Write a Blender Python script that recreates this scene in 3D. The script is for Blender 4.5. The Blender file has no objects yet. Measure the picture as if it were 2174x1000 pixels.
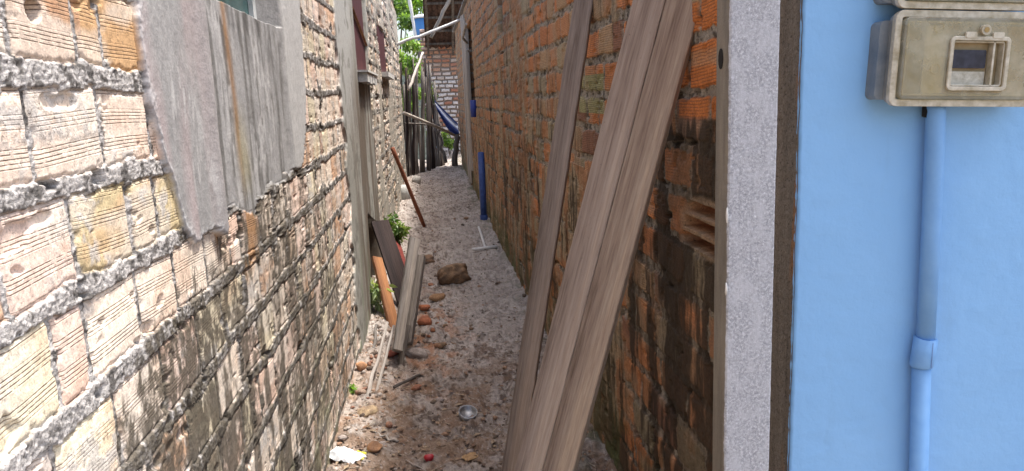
import bpy, math, random
import numpy as np
from mathutils import Vector, Matrix
PI = math.pi
sc = bpy.context.scene
C = sc.collection
# ------------------------------------------------------------------ camera
FPX, CX, CY, H = 1600.0, 1087.0, 500.0, 1.65       # focal length and centre for the 2174 px wide photograph, eye height
up = -np.array([343., -8618., -1600.]); up /= np.linalg.norm(up)
fw = np.array([910 - CX, -(210 - CY), -FPX]); fw /= np.linalg.norm(fw)
fw = fw - up * fw.dot(up); fw /= np.linalg.norm(fw)
rt = np.cross(fw, up)
M = np.array([rt, fw, up])
cam = bpy.data.cameras.new('camera'); co = bpy.data.objects.new('camera', cam); C.objects.link(co)
cam.sensor_fit = 'HORIZONTAL'; cam.sensor_width = 36; cam.lens = FPX / 2174 * 36
cam.clip_start = 0.05; cam.clip_end = 3000
mw = Matrix([list(M[i]) + [0] for i in range(3)] + [[0, 0, 0, 1]]); mw.translation = Vector((0, 0, H))
co.matrix_world = mw
sc.camera = co
# ------------------------------------------------------------------ light
sc.view_settings.view_transform = 'Standard'; sc.view_settings.look = 'None'
sc.view_settings.gamma = 1; sc.view_settings.exposure = 1.45
SUN_EL, SUN_AZ = math.radians(72), math.radians(84)    # azimuth clockwise from +Y (the alley runs along +Y)
w = bpy.data.worlds.new('World'); sc.world = w; w.use_nodes = True
nt = w.node_tree; bg = nt.nodes['Background']
sky = nt.nodes.new('ShaderNodeTexSky'); sky.sky_type = 'NISHITA'; sky.sun_disc = False
sky.sun_elevation = SUN_EL; sky.sun_rotation = SUN_AZ; sky.dust_density = 4; sky.air_density = 1.0; sky.ozone_density = 0.6
nt.links.new(sky.outputs[0], bg.inputs[0]); bg.inputs[1].default_value = 0.15
sl = bpy.data.lights.new('sun', 'SUN'); sl.energy = 2.5; sl.angle = math.radians(6); sl.color = (1, .96, .91)
so = bpy.data.objects.new('sun', sl); C.objects.link(so)
sd = Vector((math.sin(SUN_AZ) * math.cos(SUN_EL), math.cos(SUN_AZ) * math.cos(SUN_EL), math.sin(SUN_EL)))
so.rotation_euler = sd.to_track_quat('Z', 'Y').to_euler(); so.location = (3, 0, 8)
sc.cycles.use_denoising = True
sc.cycles.max_bounces = 8; sc.cycles.diffuse_bounces = 5

# ------------------------------------------------------------------ where a point of the photograph lies in the place
def ray(px, py): return M @ np.array([px - CX, -(py - CY), -FPX])
def onx(px, py, X): d = ray(px, py); return Vector(d * X / d[0] + [0, 0, H])
def ony(px, py, Y): d = ray(px, py); return Vector(d * Y / d[1] + [0, 0, H])
def ong(px, py, Z=0.): d = ray(px, py); return Vector(d * (Z - H) / d[2] + [0, 0, H])

# ------------------------------------------------------------------ noise on arrays
_r = np.random.RandomState(7)
_T = _r.rand(4096).astype(np.float32)
def vn(x, y, seed=0):
    x = np.asarray(x, np.float64); y = np.asarray(y, np.float64)
    xi = np.floor(x); yi = np.floor(y); fx = x - xi; fy = y - yi
    fx = fx * fx * (3 - 2 * fx); fy = fy * fy * (3 - 2 * fy)
    xi = xi.astype(np.int64); yi = yi.astype(np.int64)
    def h(a, b):
        n = (a * 73856093) ^ (b * 19349663) ^ (seed * 83492791)
        n = (n ^ (n >> 13)) * 1274126177
        return _T[(n ^ (n >> 16)) & 4095]
    a = h(xi, yi); b = h(xi + 1, yi); c = h(xi, yi + 1); d = h(xi + 1, yi + 1)
    return (a * (1 - fx) + b * fx) * (1 - fy) + (c * (1 - fx) + d * fx) * fy
def fbm(x, y, s=0, o=4, g=.5):
    t = 0; a = 1; n = 0
    for i in range(o):
        t = t + a * vn(x * 2 ** i + 3.1 * i, y * 2 ** i + 7.7 * i, s + i * 17); n += a; a *= g
    return t / n
def hsh(i, j, s=0):
    i = np.asarray(i).astype(np.int64); j = np.asarray(j).astype(np.int64)
    n = (i * 73856093) ^ (j * 19349663) ^ (s * 83492791); n = (n ^ (n >> 13)) * 1274126177
    return _T[(n ^ (n >> 16)) & 4095]
def ss(a, b, x): t = np.clip((x - a) / (b - a), 0, 1); return t * t * (3 - 2 * t)
def mix3(c, col, m): return c * (1 - m[:, None]) + np.asarray(col)[None, :] * m[:, None] if np.ndim(col) == 1 else c * (1 - m[:, None]) + col * m[:, None]
def worley(x, y, s=0):
    xi = np.floor(x); yi = np.floor(y); best = np.full(x.shape, 9.)
    for dx in (-1, 0, 1):
        for dy in (-1, 0, 1):
            cx_ = xi + dx; cy_ = yi + dy
            d = np.hypot(cx_ + hsh(cx_, cy_, s) - x, cy_ + hsh(cx_, cy_, s + 5) - y); best = np.minimum(best, d)
    return best

# ------------------------------------------------------------------ objects
def tag(o, label=None, cat=None, group=None, kind=None):
    if label: o['label'] = label
    if cat: o['category'] = cat
    if group: o['group'] = group
    if kind: o['kind'] = kind
    return o
def empty(name, loc=(0, 0, 0), rz=0):
    o = bpy.data.objects.new(name, None); C.objects.link(o); o.location = loc; o.rotation_euler.z = rz; o.empty_display_size = .1
    return o
def obj(name, verts, faces, mat, parent=None, smooth=False, loc=None, mats=None):
    me = bpy.data.meshes.new(name)
    me.from_pydata([tuple(v) for v in verts], [], [tuple(f) for f in faces]); me.update()
    o = bpy.data.objects.new(name, me); C.objects.link(o)
    me.materials.append(mat)
    if smooth: me.polygons.foreach_set('use_smooth', [True] * len(me.polygons))
    if loc is not None: o.location = loc
    if parent: o.parent = parent
    return o
def fast_mesh(name, V, F, mat, parent=None, attrs=None, smooth=True, loc=None):
    me = bpy.data.meshes.new(name); V = np.asarray(V, np.float32); F = np.asarray(F, np.int32); k = F.shape[1]
    me.vertices.add(len(V)); me.vertices.foreach_set('co', V.ravel())
    me.loops.add(F.size); me.loops.foreach_set('vertex_index', F.ravel())
    me.polygons.add(len(F)); me.polygons.foreach_set('loop_start', np.arange(0, F.size, k, dtype=np.int32))
    me.update(calc_edges=True)
    if smooth: me.polygons.foreach_set('use_smooth', np.ones(len(F), bool))
    for an, arr in (attrs or {}).items():
        a = me.attributes.new(an, 'FLOAT_COLOR', 'POINT')
        b = np.ones((len(V), 4), np.float32); b[:, :3] = arr; a.data.foreach_set('color', b.ravel())
    me.materials.append(mat); o = bpy.data.objects.new(name, me); C.objects.link(o)
    if parent: o.parent = parent
    if loc is not None: o.location = loc
    return o
class MB:
    def __init__(s): s.v = []; s.f = []
    def add(s, v, f): n = len(s.v); s.v += [Vector(p) for p in v]; s.f += [tuple(i + n for i in q) for q in f]; return s
    def box(s, a, b):
        x0, y0, z0 = a; x1, y1, z1 = b
        return s.add([(x0, y0, z0), (x1, y0, z0), (x1, y1, z0), (x0, y1, z0), (x0, y0, z1), (x1, y0, z1), (x1, y1, z1), (x0, y1, z1)],
                     [(0, 3, 2, 1), (4, 5, 6, 7), (0, 1, 5, 4), (1, 2, 6, 5), (2, 3, 7, 6), (3, 0, 4, 7)])
    def tube(s, pts, rad, n=10, cap=True, inner=None):
        pts = [Vector(p) for p in pts]; rings = []; r = rad if isinstance(rad, (list, tuple)) else [rad] * len(pts)
        u = None
        for i, p in enumerate(pts):
            t = (pts[min(i + 1, len(pts) - 1)] - pts[max(i - 1, 0)]).normalized()
            if u is None: u = t.orthogonal().normalized()
            u = (u - t * u.dot(t)).normalized(); v_ = t.cross(u)
            rings.append([p + (u * math.cos(2 * PI * k / n) + v_ * math.sin(2 * PI * k / n)) * r[i] for k in range(n)])
        vs = [q for g in rings for q in g]; fs = []
        for i in range(len(pts) - 1):
            for k in range(n): a = i * n + k; b = i * n + (k + 1) % n; fs.append((a, b, b + n, a + n))
        if cap: fs.append(tuple(range(n))[::-1]); fs.append(tuple((len(pts) - 1) * n + k for k in range(n)))
        return s.add(vs, fs)
    def rbox(s, x0, z0, x1, z1, y0, y1, r, seg=5, taper=0.):
        """a slab in the xz plane with rounded corners, from y0 (front) to y1 (back), front edge inset by taper"""
        def ring(y, i):
            out = []
            for cx_, cz_, a0 in ((x1 - r, z1 - r, 0), (x0 + r, z1 - r, 90), (x0 + r, z0 + r, 180), (x1 - r, z0 + r, 270)):
                for k in range(seg + 1):
                    a = math.radians(a0 + 90 * k / seg); out.append((cx_ + (r - i) * math.cos(a), y, cz_ + (r - i) * math.sin(a)))
            return out
        R = [ring(y0, taper), ring(y0 + (y1 - y0) * .25, taper * .3), ring(y1, 0)]; n = len(R[0]); vs = sum(R, []); fs = [tuple(range(n)), tuple(range(3 * n - 1, 2 * n - 1, -1))]
        for j in range(2):
            for k in range(n): a = j * n + k; b = j * n + (k + 1) % n; fs.append((b, a, a + n, b + n))
        return s.add(vs, fs)
    def frame(s, x0, z0, x1, z1, y0, y1, r, t, seg=5):
        """a rounded rectangular ring (bezel)"""
        def ring(y, i):
            out = []
            for cx_, cz_, a0 in ((x1 - r, z1 - r, 0), (x0 + r, z1 - r, 90), (x0 + r, z0 + r, 180), (x1 - r, z0 + r, 270)):
                for k in range(seg + 1):
                    a = math.radians(a0 + 90 * k / seg); out.append((cx_ + (r - i) * math.cos(a), y, cz_ + (r - i) * math.sin(a)))
            return out
        R = [ring(y1, 0), ring(y0 + .001, 0), ring(y0, .001), ring(y0, t - .001), ring(y0 + .001, t), ring(y1, t)]; n = len(R[0]); vs = sum(R, []); fs = []
        for j in range(5):
            for k in range(n): a = j * n + k; b = j * n + (k + 1) % n; fs.append((a, b, b + n, a + n))
        return s.add(vs, fs)
    def build(s, name, mat, parent=None, smooth=False, loc=None): return obj(name, s.v, s.f, mat, parent, smooth, loc)

# ------------------------------------------------------------------ materials
def newmat(name):
    m = bpy.data.materials.new(name); m.use_nodes = True; t = m.node_tree; b = t.nodes['Principled BSDF']; return m, t, b
def N(t, ty, **kw):
    n = t.nodes.new(ty)
    for k, v in kw.items():
        if hasattr(n, k): setattr(n, k, v)
        else: n.inputs[k].default_value = v
    return n
def L(t, a, b): t.links.new(a, b)
def math_(t, op, a, b=None, c=None):
    n = t.nodes.new('ShaderNodeMath'); n.operation = op
    for i, v in enumerate((a, b, c)):
        if v is None: continue
        if isinstance(v, (int, float)): n.inputs[i].default_value = v
        else: t.links.new(v, n.inputs[i])
    return n.outputs[0]
def noise(t, scale, detail=4, vec=None, rough=.6, ty='FBM'):
    n = t.nodes.new('ShaderNodeTexNoise'); n.inputs['Scale'].default_value = scale; n.inputs['Detail'].default_value = detail; n.inputs['Roughness'].default_value = rough
    if vec: t.links.new(vec, n.inputs['Vector'])
    return n.outputs['Fac']
def ramp(t, fac, stops):
    n = t.nodes.new('ShaderNodeValToRGB'); e = n.color_ramp.elements
    while len(e) < len(stops): e.new(.5)
    for i, (p, c) in enumerate(stops): e[i].position = p; e[i].color = (*c, 1) if len(c) == 3 else c
    t.links.new(fac, n.inputs[0]); return n.outputs[0]
def mixc(t, fac, a, b, mode='MIX'):
    n = t.nodes.new('ShaderNodeMix'); n.data_type = 'RGBA'; n.blend_type = mode
    for i, v in ((0, fac), (6, a), (7, b)):
        if isinstance(v, (int, float)): n.inputs[i].default_value = v
        elif isinstance(v, tuple): n.inputs[i].default_value = (*v, 1)
        else: t.links.new(v, n.inputs[i])
    return n.outputs[2]
def coords(t, scale=(1, 1, 1)):
    tc = t.nodes.new('ShaderNodeTexCoord'); mp = t.nodes.new('ShaderNodeMapping'); mp.inputs['Scale'].default_value = scale
    t.links.new(tc.outputs['Object'], mp.inputs['Vector']); return mp.outputs[0]
def bump(t, b, h, strength=.5, dist=.005, prev=None):
    n = t.nodes.new('ShaderNodeBump'); n.inputs['Strength'].default_value = strength; n.inputs['Distance'].default_value = dist
    t.links.new(h, n.inputs['Height'])
    if prev: t.links.new(prev, n.inputs['Normal'])
    if b: t.links.new(n.outputs[0], b.inputs['Normal'])
    return n.outputs[0]

def masonry_mat(name, groove_period, groove_depth, bands, grain=.35, wobble=.004, dirt_k=.62):
    """brick wall: Col = colour of each point, Fx = (brick face mask, height within the brick in metres, random per brick)"""
    m, t, b = newmat(name)
    at = N(t, 'ShaderNodeAttribute', attribute_name='Col'); fx = N(t, 'ShaderNodeAttribute', attribute_name='Fx')
    sp = t.nodes.new('ShaderNodeSeparateColor'); L(t, fx.outputs['Color'], sp.inputs[0])
    mask, gv, rnd = sp.outputs
    v = coords(t)
    wob = noise(t, 14, 2, v); wob2 = noise(t, 60, 3, v)
    g = math_(t, 'ADD', gv, math_(t, 'MULTIPLY', wob, wobble)); g = math_(t, 'ADD', g, math_(t, 'MULTIPLY', rnd, .05))
    s = math_(t, 'SINE', math_(t, 'MULTIPLY', g, 2 * PI / groove_period))
    s = math_(t, 'SMOOTH_MIN', math_(t, 'ADD', math_(t, 'MULTIPLY', s, 1.2), .35), .0, .3)      # narrow cuts between flat lands
    if bands:
        bd = math_(t, 'SINE', math_(t, 'ADD', math_(t, 'MULTIPLY', gv, 2 * PI / bands), .8))
        bd = math_(t, 'MULTIPLY', math_(t, 'ADD', bd, .35), 3.0); bd = math_(t, 'MINIMUM', math_(t, 'MAXIMUM', bd, 0), 1)
        s = math_(t, 'MULTIPLY', s, bd)
    worn = math_(t, 'MINIMUM', math_(t, 'MAXIMUM', math_(t, 'MULTIPLY', math_(t, 'SUBTRACT', wob2, .33), 6), 0), 1)
    gr = math_(t, 'MULTIPLY', math_(t, 'MULTIPLY', s, mask), worn)
    fine = noise(t, 220, 5, v, .7); mid = noise(t, 70, 5, v, .65)
    hh = math_(t, 'ADD', math_(t, 'MULTIPLY', gr, groove_depth), math_(t, 'MULTIPLY', fine, .0012))
    inv = math_(t, 'SUBTRACT', 1, mask)
    hh = math_(t, 'ADD', hh, math_(t, 'MULTIPLY', math_(t, 'MULTIPLY', mid, inv), .006))
    bump(t, b, hh, 1.0, 1.0)
    c = mixc(t, 1.0, at.outputs['Color'], ramp(t, fine, [(.25, (1 - grain,) * 3), (.75, (1 + grain * .6,) * 3)]), 'MULTIPLY')
    c = mixc(t, 1.0, c, ramp(t, mid, [(.3, (.78, .76, .74)), (.6, (1.12, 1.1, 1.08))]), 'MULTIPLY')
    dirt = math_(t, 'MINIMUM', math_(t, 'MULTIPLY', gr, -dirt_k), .85)                    # dirt packed in the grooves
    c = mixc(t, dirt, c, (.13, .085, .06))
    sk = noise(t, 110, 6, v, .75)
    skm = ramp(t, sk, [(.36, (1, 1, 1)), (.44, (0, 0, 0))])
    c = mixc(t, math_(t, 'MULTIPLY', skm, math_(t, 'ADD', .35, math_(t, 'MULTIPLY', inv, .45))), c, (.045, .036, .03))   # black lichen specks
    L(t, c, b.inputs['Base Color']); b.inputs['Roughness'].default_value = .93; b.inputs['Specular IOR Level'].default_value = .2
    return m
def attr_mat(name, grain=.3, s1=200, s2=50, bh=.004, rough=.9, spec=.25, gain=1.):
    m, t, b = newmat(name); at = N(t, 'ShaderNodeAttribute', attribute_name='Col'); v = coords(t)
    f = noise(t, s1, 6, v, .7); g = noise(t, s2, 5, v, .6)
    c = mixc(t, 1., at.outputs['Color'], ramp(t, f, [(.28, (gain * (1 - grain),) * 3), (.72, (gain * (1 + grain),) * 3)]), 'MULTIPLY')
    c = mixc(t, 1., c, ramp(t, g, [(.3, (1 - grain * .7,) * 3), (.7, (1 + grain * .5,) * 3)]), 'MULTIPLY')
    L(t, c, b.inputs['Base Color']); bump(t, b, math_(t, 'ADD', math_(t, 'MULTIPLY', f, .35), g), 1., bh)
    b.inputs['Roughness'].default_value = rough; b.inputs['Specular IOR Level'].default_value = spec
    return m
def plain(name, c1, c2, scale=40, bh=.002, rough=.85, stretch=(1, 1, 1), spec=.3, metal=0, detail=6, lo=.35, hi=.65):
    m, t, b = newmat(name); v = coords(t, stretch); f = noise(t, scale, detail, v, .65)
    L(t, ramp(t, f, [(lo, c1), (hi, c2)]), b.inputs['Base Color'])
    if bh: bump(t, b, f, 1., bh)
    b.inputs['Roughness'].default_value = rough; b.inputs['Specular IOR Level'].default_value = spec; b.inputs['Metallic'].default_value = metal
    return m
def wood(name, dark, mid, light, stripe=None, grey=.5):
    """weathered sawn timber, grain along the board's own z"""
    m, t, b = newmat(name)
    v = coords(t, (1, 1, .045)); v2 = coords(t, (1, 1, .012)); v3 = coords(t)
    warp = noise(t, 9, 3, coords(t, (1, 1, .25)))
    g = noise(t, 190, 6, v, .62); g2 = noise(t, 34, 4, v2, .6); big = noise(t, 5, 3, coords(t, (1, 1, .3)))
    f = math_(t, 'ADD', math_(t, 'MULTIPLY', g, .55), math_(t, 'MULTIPLY', g2, .6)); f = math_(t, 'ADD', f, math_(t, 'MULTIPLY', math_(t, 'SUBTRACT', big, .5), .35))
    c = ramp(t, f, [(.36, dark), (.52, mid), (.74, light)])
    cr = noise(t, 75, 2, coords(t, (1, 1, .02)))                                        # drying cracks
    crm = ramp(t, cr, [(.24, (1, 1, 1)), (.29, (0, 0, 0))])
    c = mixc(t, math_(t, 'MULTIPLY', crm, .75), c, (.045, .032, .025))
    band = noise(t, 16, 2, coords(t, (1, 1, .02))); c = mixc(t, 1., c, ramp(t, band, [(.36, (.84, .82, .81)), (.5, (1, 1, 1)), (.64, (1.2, 1.14, 1.06))]), 'MULTIPLY')   # heart and sap wood bands
    vo = t.nodes.new('ShaderNodeTexVoronoi'); vo.inputs['Scale'].default_value = 7; L(t, coords(t, (1, 1, .55)), vo.inputs['Vector'])
    c = mixc(t, ramp(t, vo.outputs['Distance'], [(.035, (.9, .9, .9)), (.06, (0, 0, 0))]), c, (.03, .022, .018))                     # nail holes and small knots
    spots = noise(t, 120, 3, v3); c = mixc(t, ramp(t, spots, [(.68, (0, 0, 0)), (.78, (.5, .5, .5))]), c, (.06, .045, .035))
    L(t, c, b.inputs['Base Color']); bump(t, b, math_(t, 'SUBTRACT', g, math_(t, 'MULTIPLY', crm, .8)), 1., .003)
    b.inputs['Roughness'].default_value = .82; b.inputs['Specular IOR Level'].default_value = .3
    return m
def leaf_mat(name, c1, c2, trans=.45):
    m, t, b = newmat(name); oi = N(t, 'ShaderNodeAttribute', attribute_name='Col')
    c = mixc(t, 1., oi.outputs['Color'], ramp(t, noise(t, 3, 3, coords(t)), [(.35, c1), (.65, c2)]), 'MULTIPLY')
    L(t, c, b.inputs['Base Color']); b.inputs['Roughness'].default_value = .5
    tr = t.nodes.new('ShaderNodeBsdfTranslucent'); L(t, mixc(t, 1., c, (1.4, 1.5, .6), 'MULTIPLY'), tr.inputs[0])
    mx = t.nodes.new('ShaderNodeMixShader'); mx.inputs[0].default_value = trans; L(t, b.outputs[0], mx.inputs[1]); L(t, tr.outputs[0], mx.inputs[2])
    L(t, mx.outputs[0], t.nodes['Material Output'].inputs[0]); return m

M_BRICKL = masonry_mat('weathered_block', .0062, .0016, .047, .3, .0012, .95)
M_BRICKR = masonry_mat('ribbed_block', .0085, .0022, 0, .4)
M_PLASTER = attr_mat('old_plaster', .22, 190, 45, .0024)
M_SOIL = attr_mat('soil', .30, 150, 40, .008, .97, .1, 1.1)
M_RUBBLE = attr_mat('rubble', .3, 120, 30, .004)
M_WOOD_A = wood('weathered_plank', (.16, .12, .095), (.33, .26, .215), (.46, .385, .325))
M_WOOD_B = wood('weathered_plank_warm', (.14, .10, .075), (.31, .235, .185), (.48, .395, .31))
M_WOOD_G = wood('grey_timber', (.07, .06, .053), (.16, .142, .125), (.28, .255, .23))
M_WOOD_O = wood('orange_timber', (.09, .035, .015), (.19, .08, .033), (.29, .14, .06))
M_WOOD_R = wood('brown_timber', (.010, .006, .006), (.022, .013, .012), (.036, .023, .02))
M_STICK = wood('sun_bleached_stick', (.22, .19, .16), (.38, .34, .30), (.52, .48, .43))
M_STAKE = wood('dark_stake', (.035, .03, .026), (.10, .085, .075), (.2, .18, .16))
M_RUST = plain('rust', (.10, .03, .015), (.28, .10, .05), 60, .002, .8)
M_DARK = plain('dark_void', (.01, .009, .008), (.02, .017, .015), 20, 0, 1)
M_MAROON = plain('maroon_board', (.040, .007, .008), (.085, .018, .02), 25, .001, .7, (1, 1, .2))
M_BARK = plain('bark', (.07, .05, .035), (.2, .16, .12), 30, .01, .95, (1, 1, .2))
M_TILE = plain('old_roof_tile', (.04, .025, .02), (.14, .085, .065), 12, .004, .9)
M_WHITE = plain('white_plastic', (.62, .62, .6), (.8, .8, .78), 30, .0006, .45)
M_METAL = plain('dull_metal', (.25, .26, .27), (.45, .46, .47), 60, .0006, .45, metal=.6)

# ------------------------------------------------------------------ masonry height field
def layout(z0, pitch, n, y0, y1, seed, lens, starts={}):
    r = random.Random(seed); rows = []
    for k in range(n):
        s = starts.get(k); y = (s - 8 * lens[0]) if s else y0 - r.random() * lens[0]
        j = [y]
        if s:
            y = s
            while y > y0: y -= lens[0] * r.uniform(.92, 1.08); j.insert(0, y)
            j = j[:-1]; j = sorted(set(j)); y = s; j.append(y)
        while y < y1: y += lens[0] * r.uniform(.92, 1.08) if r.random() < .82 else lens[1] * r.uniform(.8, 1.1); j.append(y)
        rows.append(np.array(sorted(j)))
    return dict(z0=z0, pitch=pitch, rows=rows)
def bricks(Y, Z, lay, gv, gh, wr, seed, warp=.005):
    """returns signed distance inside the brick, course, brick index, height in brick, along in brick, tilt-free local coords"""
    Yw = Y + (fbm(Y * 18, Z * 18, seed, 3) - .5) * 2 * warp + (fbm(Y * 90, Z * 90, seed + 1, 2) - .5) * .006
    Zw = Z + (fbm(Y * 3, Z * 3, seed + 2, 2) - .5) * 2 * wr + (fbm(Y * 18, Z * 18, seed + 3, 3) - .5) * 2 * warp + (fbm(Y * 90, Z * 90, seed + 4, 2) - .5) * .007
    k = np.floor((Zw - lay['z0']) / lay['pitch']).astype(int); k = np.clip(k, 0, len(lay['rows']) - 1)
    lz = Zw - lay['z0'] - k * lay['pitch']; idx = np.zeros(Y.shape, int); a = np.zeros(Y.shape); ln = np.ones(Y.shape)
    for c, J in enumerate(lay['rows']):
        m = k == c
        if not m.any(): continue
        i = np.clip(np.searchsorted(J, Yw[m]) - 1, 0, len(J) - 2); idx[m] = i; a[m] = Yw[m] - J[i]; ln[m] = J[i + 1] - J[i]
    tilt = (hsh(k, idx, 3) - .5) * .06
    lzt = lz + tilt * (a - ln / 2)
    hv = gh * (.7 + .7 * hsh(k, idx, 9)); 
    d = np.minimum(np.minimum(a, ln - a) - gv / 2, np.minimum(lzt, lay['pitch'] - lzt) - hv / 2)
    Zl = Z + (fbm(Y * 3, Z * 3, seed + 2, 2) - .5) * 2 * wr
    return d, k, idx, Zl - lay['z0'] - k * lay['pitch'] + tilt * (a - ln / 2) * 1.5, a, ln
def grid(us, vs):
    U, V = np.meshgrid(us, vs, indexing='ij'); return U.ravel(), V.ravel()
def grid_faces(nu, nv, flip=False):
    i = np.arange(nu - 1)[:, None] * nv + np.arange(nv - 1)[None, :]; i = i.ravel()
    f = np.stack([i, i + nv, i + nv + 1, i + 1], 1); return f[:, ::-1] if flip else f
def steps(a, b, fn):
    o = [a]
    while o[-1] < b: o.append(o[-1] + fn(o[-1]))
    o[-1] = b; return np.array(o)
def pick(rnd, table):
    """colour per brick from [(cumulative share, colour)]"""
    out = np.zeros((len(rnd), 3)); lo = 0
    for hi, c in table:
        m = (rnd >= lo) & (rnd < hi); out[m] = c; lo = hi
    return out
def blob(Y, Z, yc, zc, ry, rz): return np.clip(1 - ((Y - yc) / ry) ** 2 - ((Z - zc) / rz) ** 2, 0, 1)
def split_parts(name_mats, V, F, part_of_vert, parent, attrs):
    """faces go to the part that most of their corners belong to; each part becomes a mesh of its own"""
    fp = part_of_vert[F].max(axis=1); out = []
    for i, (nm, mat) in enumerate(name_mats):
        f = F[fp == i]
        if not len(f): out.append(None); continue
        u, inv = np.unique(f, return_inverse=True); inv = inv.reshape(f.shape)
        out.append(fast_mesh(nm, V[u], inv, mat, parent, {k: a[u] for k, a in attrs.items()}))
    return out

LX, RX = -.545, .72          # the two faces of the alley
# ================================================================== LEFT HOUSE
left_house = tag(empty('brick_house', (LX, 0, 0)), 'house of pale grooved clay blocks with crumbling plaster round its windows, sunlit', 'house')
LAYL = layout(1.215 - .163 * 8, .163, 26, .0, 15.6, 11, (.213, .12), {8: 1.084, 9: .992, 10: 1.114, 11: 1.10})
PB_Y = np.array([1.45, 1.53, 1.554, 1.60, 1.635, 1.66, 1.70, 1.76, 1.883, 1.93, 1.974, 2.119, 2.25, 2.359, 2.42, 2.477, 2.60, 2.75, 2.90, 3.08, 3.24, 3.36, 3.45, 3.52, 3.7])
PB_Z = np.array([2.9, 2.2, 1.66, 1.545, 1.50, 1.41, 1.372, 1.355, 1.352, 1.345, 1.372, 1.385, 1.335, 1.318, 1.365, 1.350, 1.388, 1.37, 1.39, 1.385, 1.42, 1.52, 1.66, 2.3, 3.2])
def left_field(Y, Z):
    n = len(Y)
    far = ss(6.8, 7.8, Y)
    d, k, idx, lz, a, ln = bricks(Y, Z, LAYL, .010, .026, .010, 20, .003)
    hole = fbm(Y * 7, Z * 9, 41, 3); brk = fbm(Y * 26, Z * 26, 43, 3)
    d = d - .022 * ss(.64, .72, hole) * ss(1.6, 2.2, Y) - .006 * ss(.55, .75, brk) - far * .014 * fbm(Y * 9, Z * 30, 47, 3)
    mask = ss(0, .0035, d)
    r = hsh(k, idx, 1); r2 = hsh(k, idx, 2)
    # -- relief
    smear = ss(.56, .66, fbm(Y * 5, Z * 9, 51, 4)) * .8                                   # lime and mortar wiped over the faces
    crumb = (1 - worley(Y * 120, Z * 120, 3)) * .0034 + (1 - worley(Y * 230, Z * 230, 4)) * .0022 + fbm(Y * 26, Z * 26, 55, 4) * .006
    brick_h = .002 + r * .0035 + (r2 - .5) * .025 * (a - ln / 2) - .006 * (1 - ss(0, .010, d)) + (fbm(Y * 60, Z * 60, 61, 3) - .5) * .0018
    vjoint = np.minimum(a, ln - a) < .012
    bed = np.where(vjoint & (np.minimum(lz, .163 - lz) > .018), -.006, .000)
    mort_h = bed + crumb * 1.0
    h = brick_h * mask + mort_h * (1 - mask)
    pits = ss(.70, .76, fbm(Y * 16, Z * 24, 65, 3)); h = h - pits * (1 - mask * .7) * .022
    h = h - far * (ss(.5, .75, fbm(Y * 5, Z * 16, 69, 4)) * .03) + (fbm(Y * 1.2, Z * 1.2, 71, 2) - .5) * .02
    hp = onx(75, 22, LX); hb_ = ss(0, .3, blob(Y, Z, hp.y, hp.z, .022, .017)); h = h - .07 * hb_
    # -- colour
    tb = [(.34, (.77, .67, .56)), (.62, (.75, .60, .51)), (.77, (.70, .63, .47)), (.87, (.62, .42, .29)), (.96, (.58, .46, .35)), (1.01, (.42, .30, .23))]
    col = pick(r, tb) * (.85 + .3 * r2)[:, None]
    # the topmost course beside the plaster is bare orange clay
    t1 = onx(250, 60, LX); m = ((k == 11) & (Y > 1.09) & (Y < 1.62)); col[m] = np.array([.50, .31, .19]); m = ((k == 11) & (Y > 1.32) & (Y < 1.62)); col[m] = np.array([.56, .36, .19])
    m = (k == 10) & (Y < 1.6); col[m] = np.array([.74, .62, .52])
    m = (k == 9) & (Y > 1.2) & (Y < 1.75); col[m] = np.array([.60, .50, .30])
    orange = ss(.52, .68, fbm(Y * 9, Z * 9, 81, 4)) * .55; col = mix3(col, np.array([.55, .30, .17]), orange * .6)
    pale = ss(.48, .66, fbm(Y * 6, Z * 12, 85, 4)) * .65; col = mix3(col, np.array([.72, .66, .58]), pale)
    col = mix3(col, np.array([.55, .53, .50]), smear * ss(.45, .6, fbm(Y * 40, Z * 40, 87, 3)))
    mg = .28 + .32 * (fbm(Y * 210, Z * 210, 91, 2) - .15) * 1.2; mc = np.stack([mg * 1.03, mg, mg * .97], 1)
    mc = mix3(mc, np.array([.07, .065, .06]), ss(.52, .66, fbm(Y * 55, Z * 55, 93, 3)) * .85)
    col = mix3(mc, col, mask)
    # -- mould and damp: runs down the wall, heavy low on the face from two metres on
    streak = fbm(Y * 16, Z * 3.0, 101, 5, .6); st2 = fbm(Y * 45, Z * 7, 103, 4)
    zone = np.zeros(n)
    for (px, py, ry, rz, s) in ((470, 560, .30, .16, .55), (560, 640, .5, .28, .8), (480, 920, .55, .34, 1.7), (610, 880, 1.0, .6, 1.6), (545, 740, .6, .35, 1.05), (640, 600, .9, .4, .95), (660, 800, .9, .6, 1.05), (410, 990, .3, .2, 1.1), (700, 930, .8, .4, .7), (520, 500, .3, .06, .8), (680, 120, .5, .12, .5), (700, 950, 2.0, .28, .8)):
        p = onx(px, py, LX); zone = np.maximum(zone, s * np.sqrt(blob(Y, Z, p.y, p.z, ry * 1.4, rz * 1.4)))
    zone = np.maximum(zone, .62 * ss(1.35, .2, Z) * ss(1.5, 2.2, Y)); zone = np.maximum(zone, .38 * ss(2.0, 3.2, Y)); zone = np.maximum(zone, far * .62)
    md = ss(.66 - .40 * zone, .86 - .42 * zone, streak * .6 + st2 * .2 + .2 * (1 - mask * .55)) * ss(.05, .3, zone)
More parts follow.
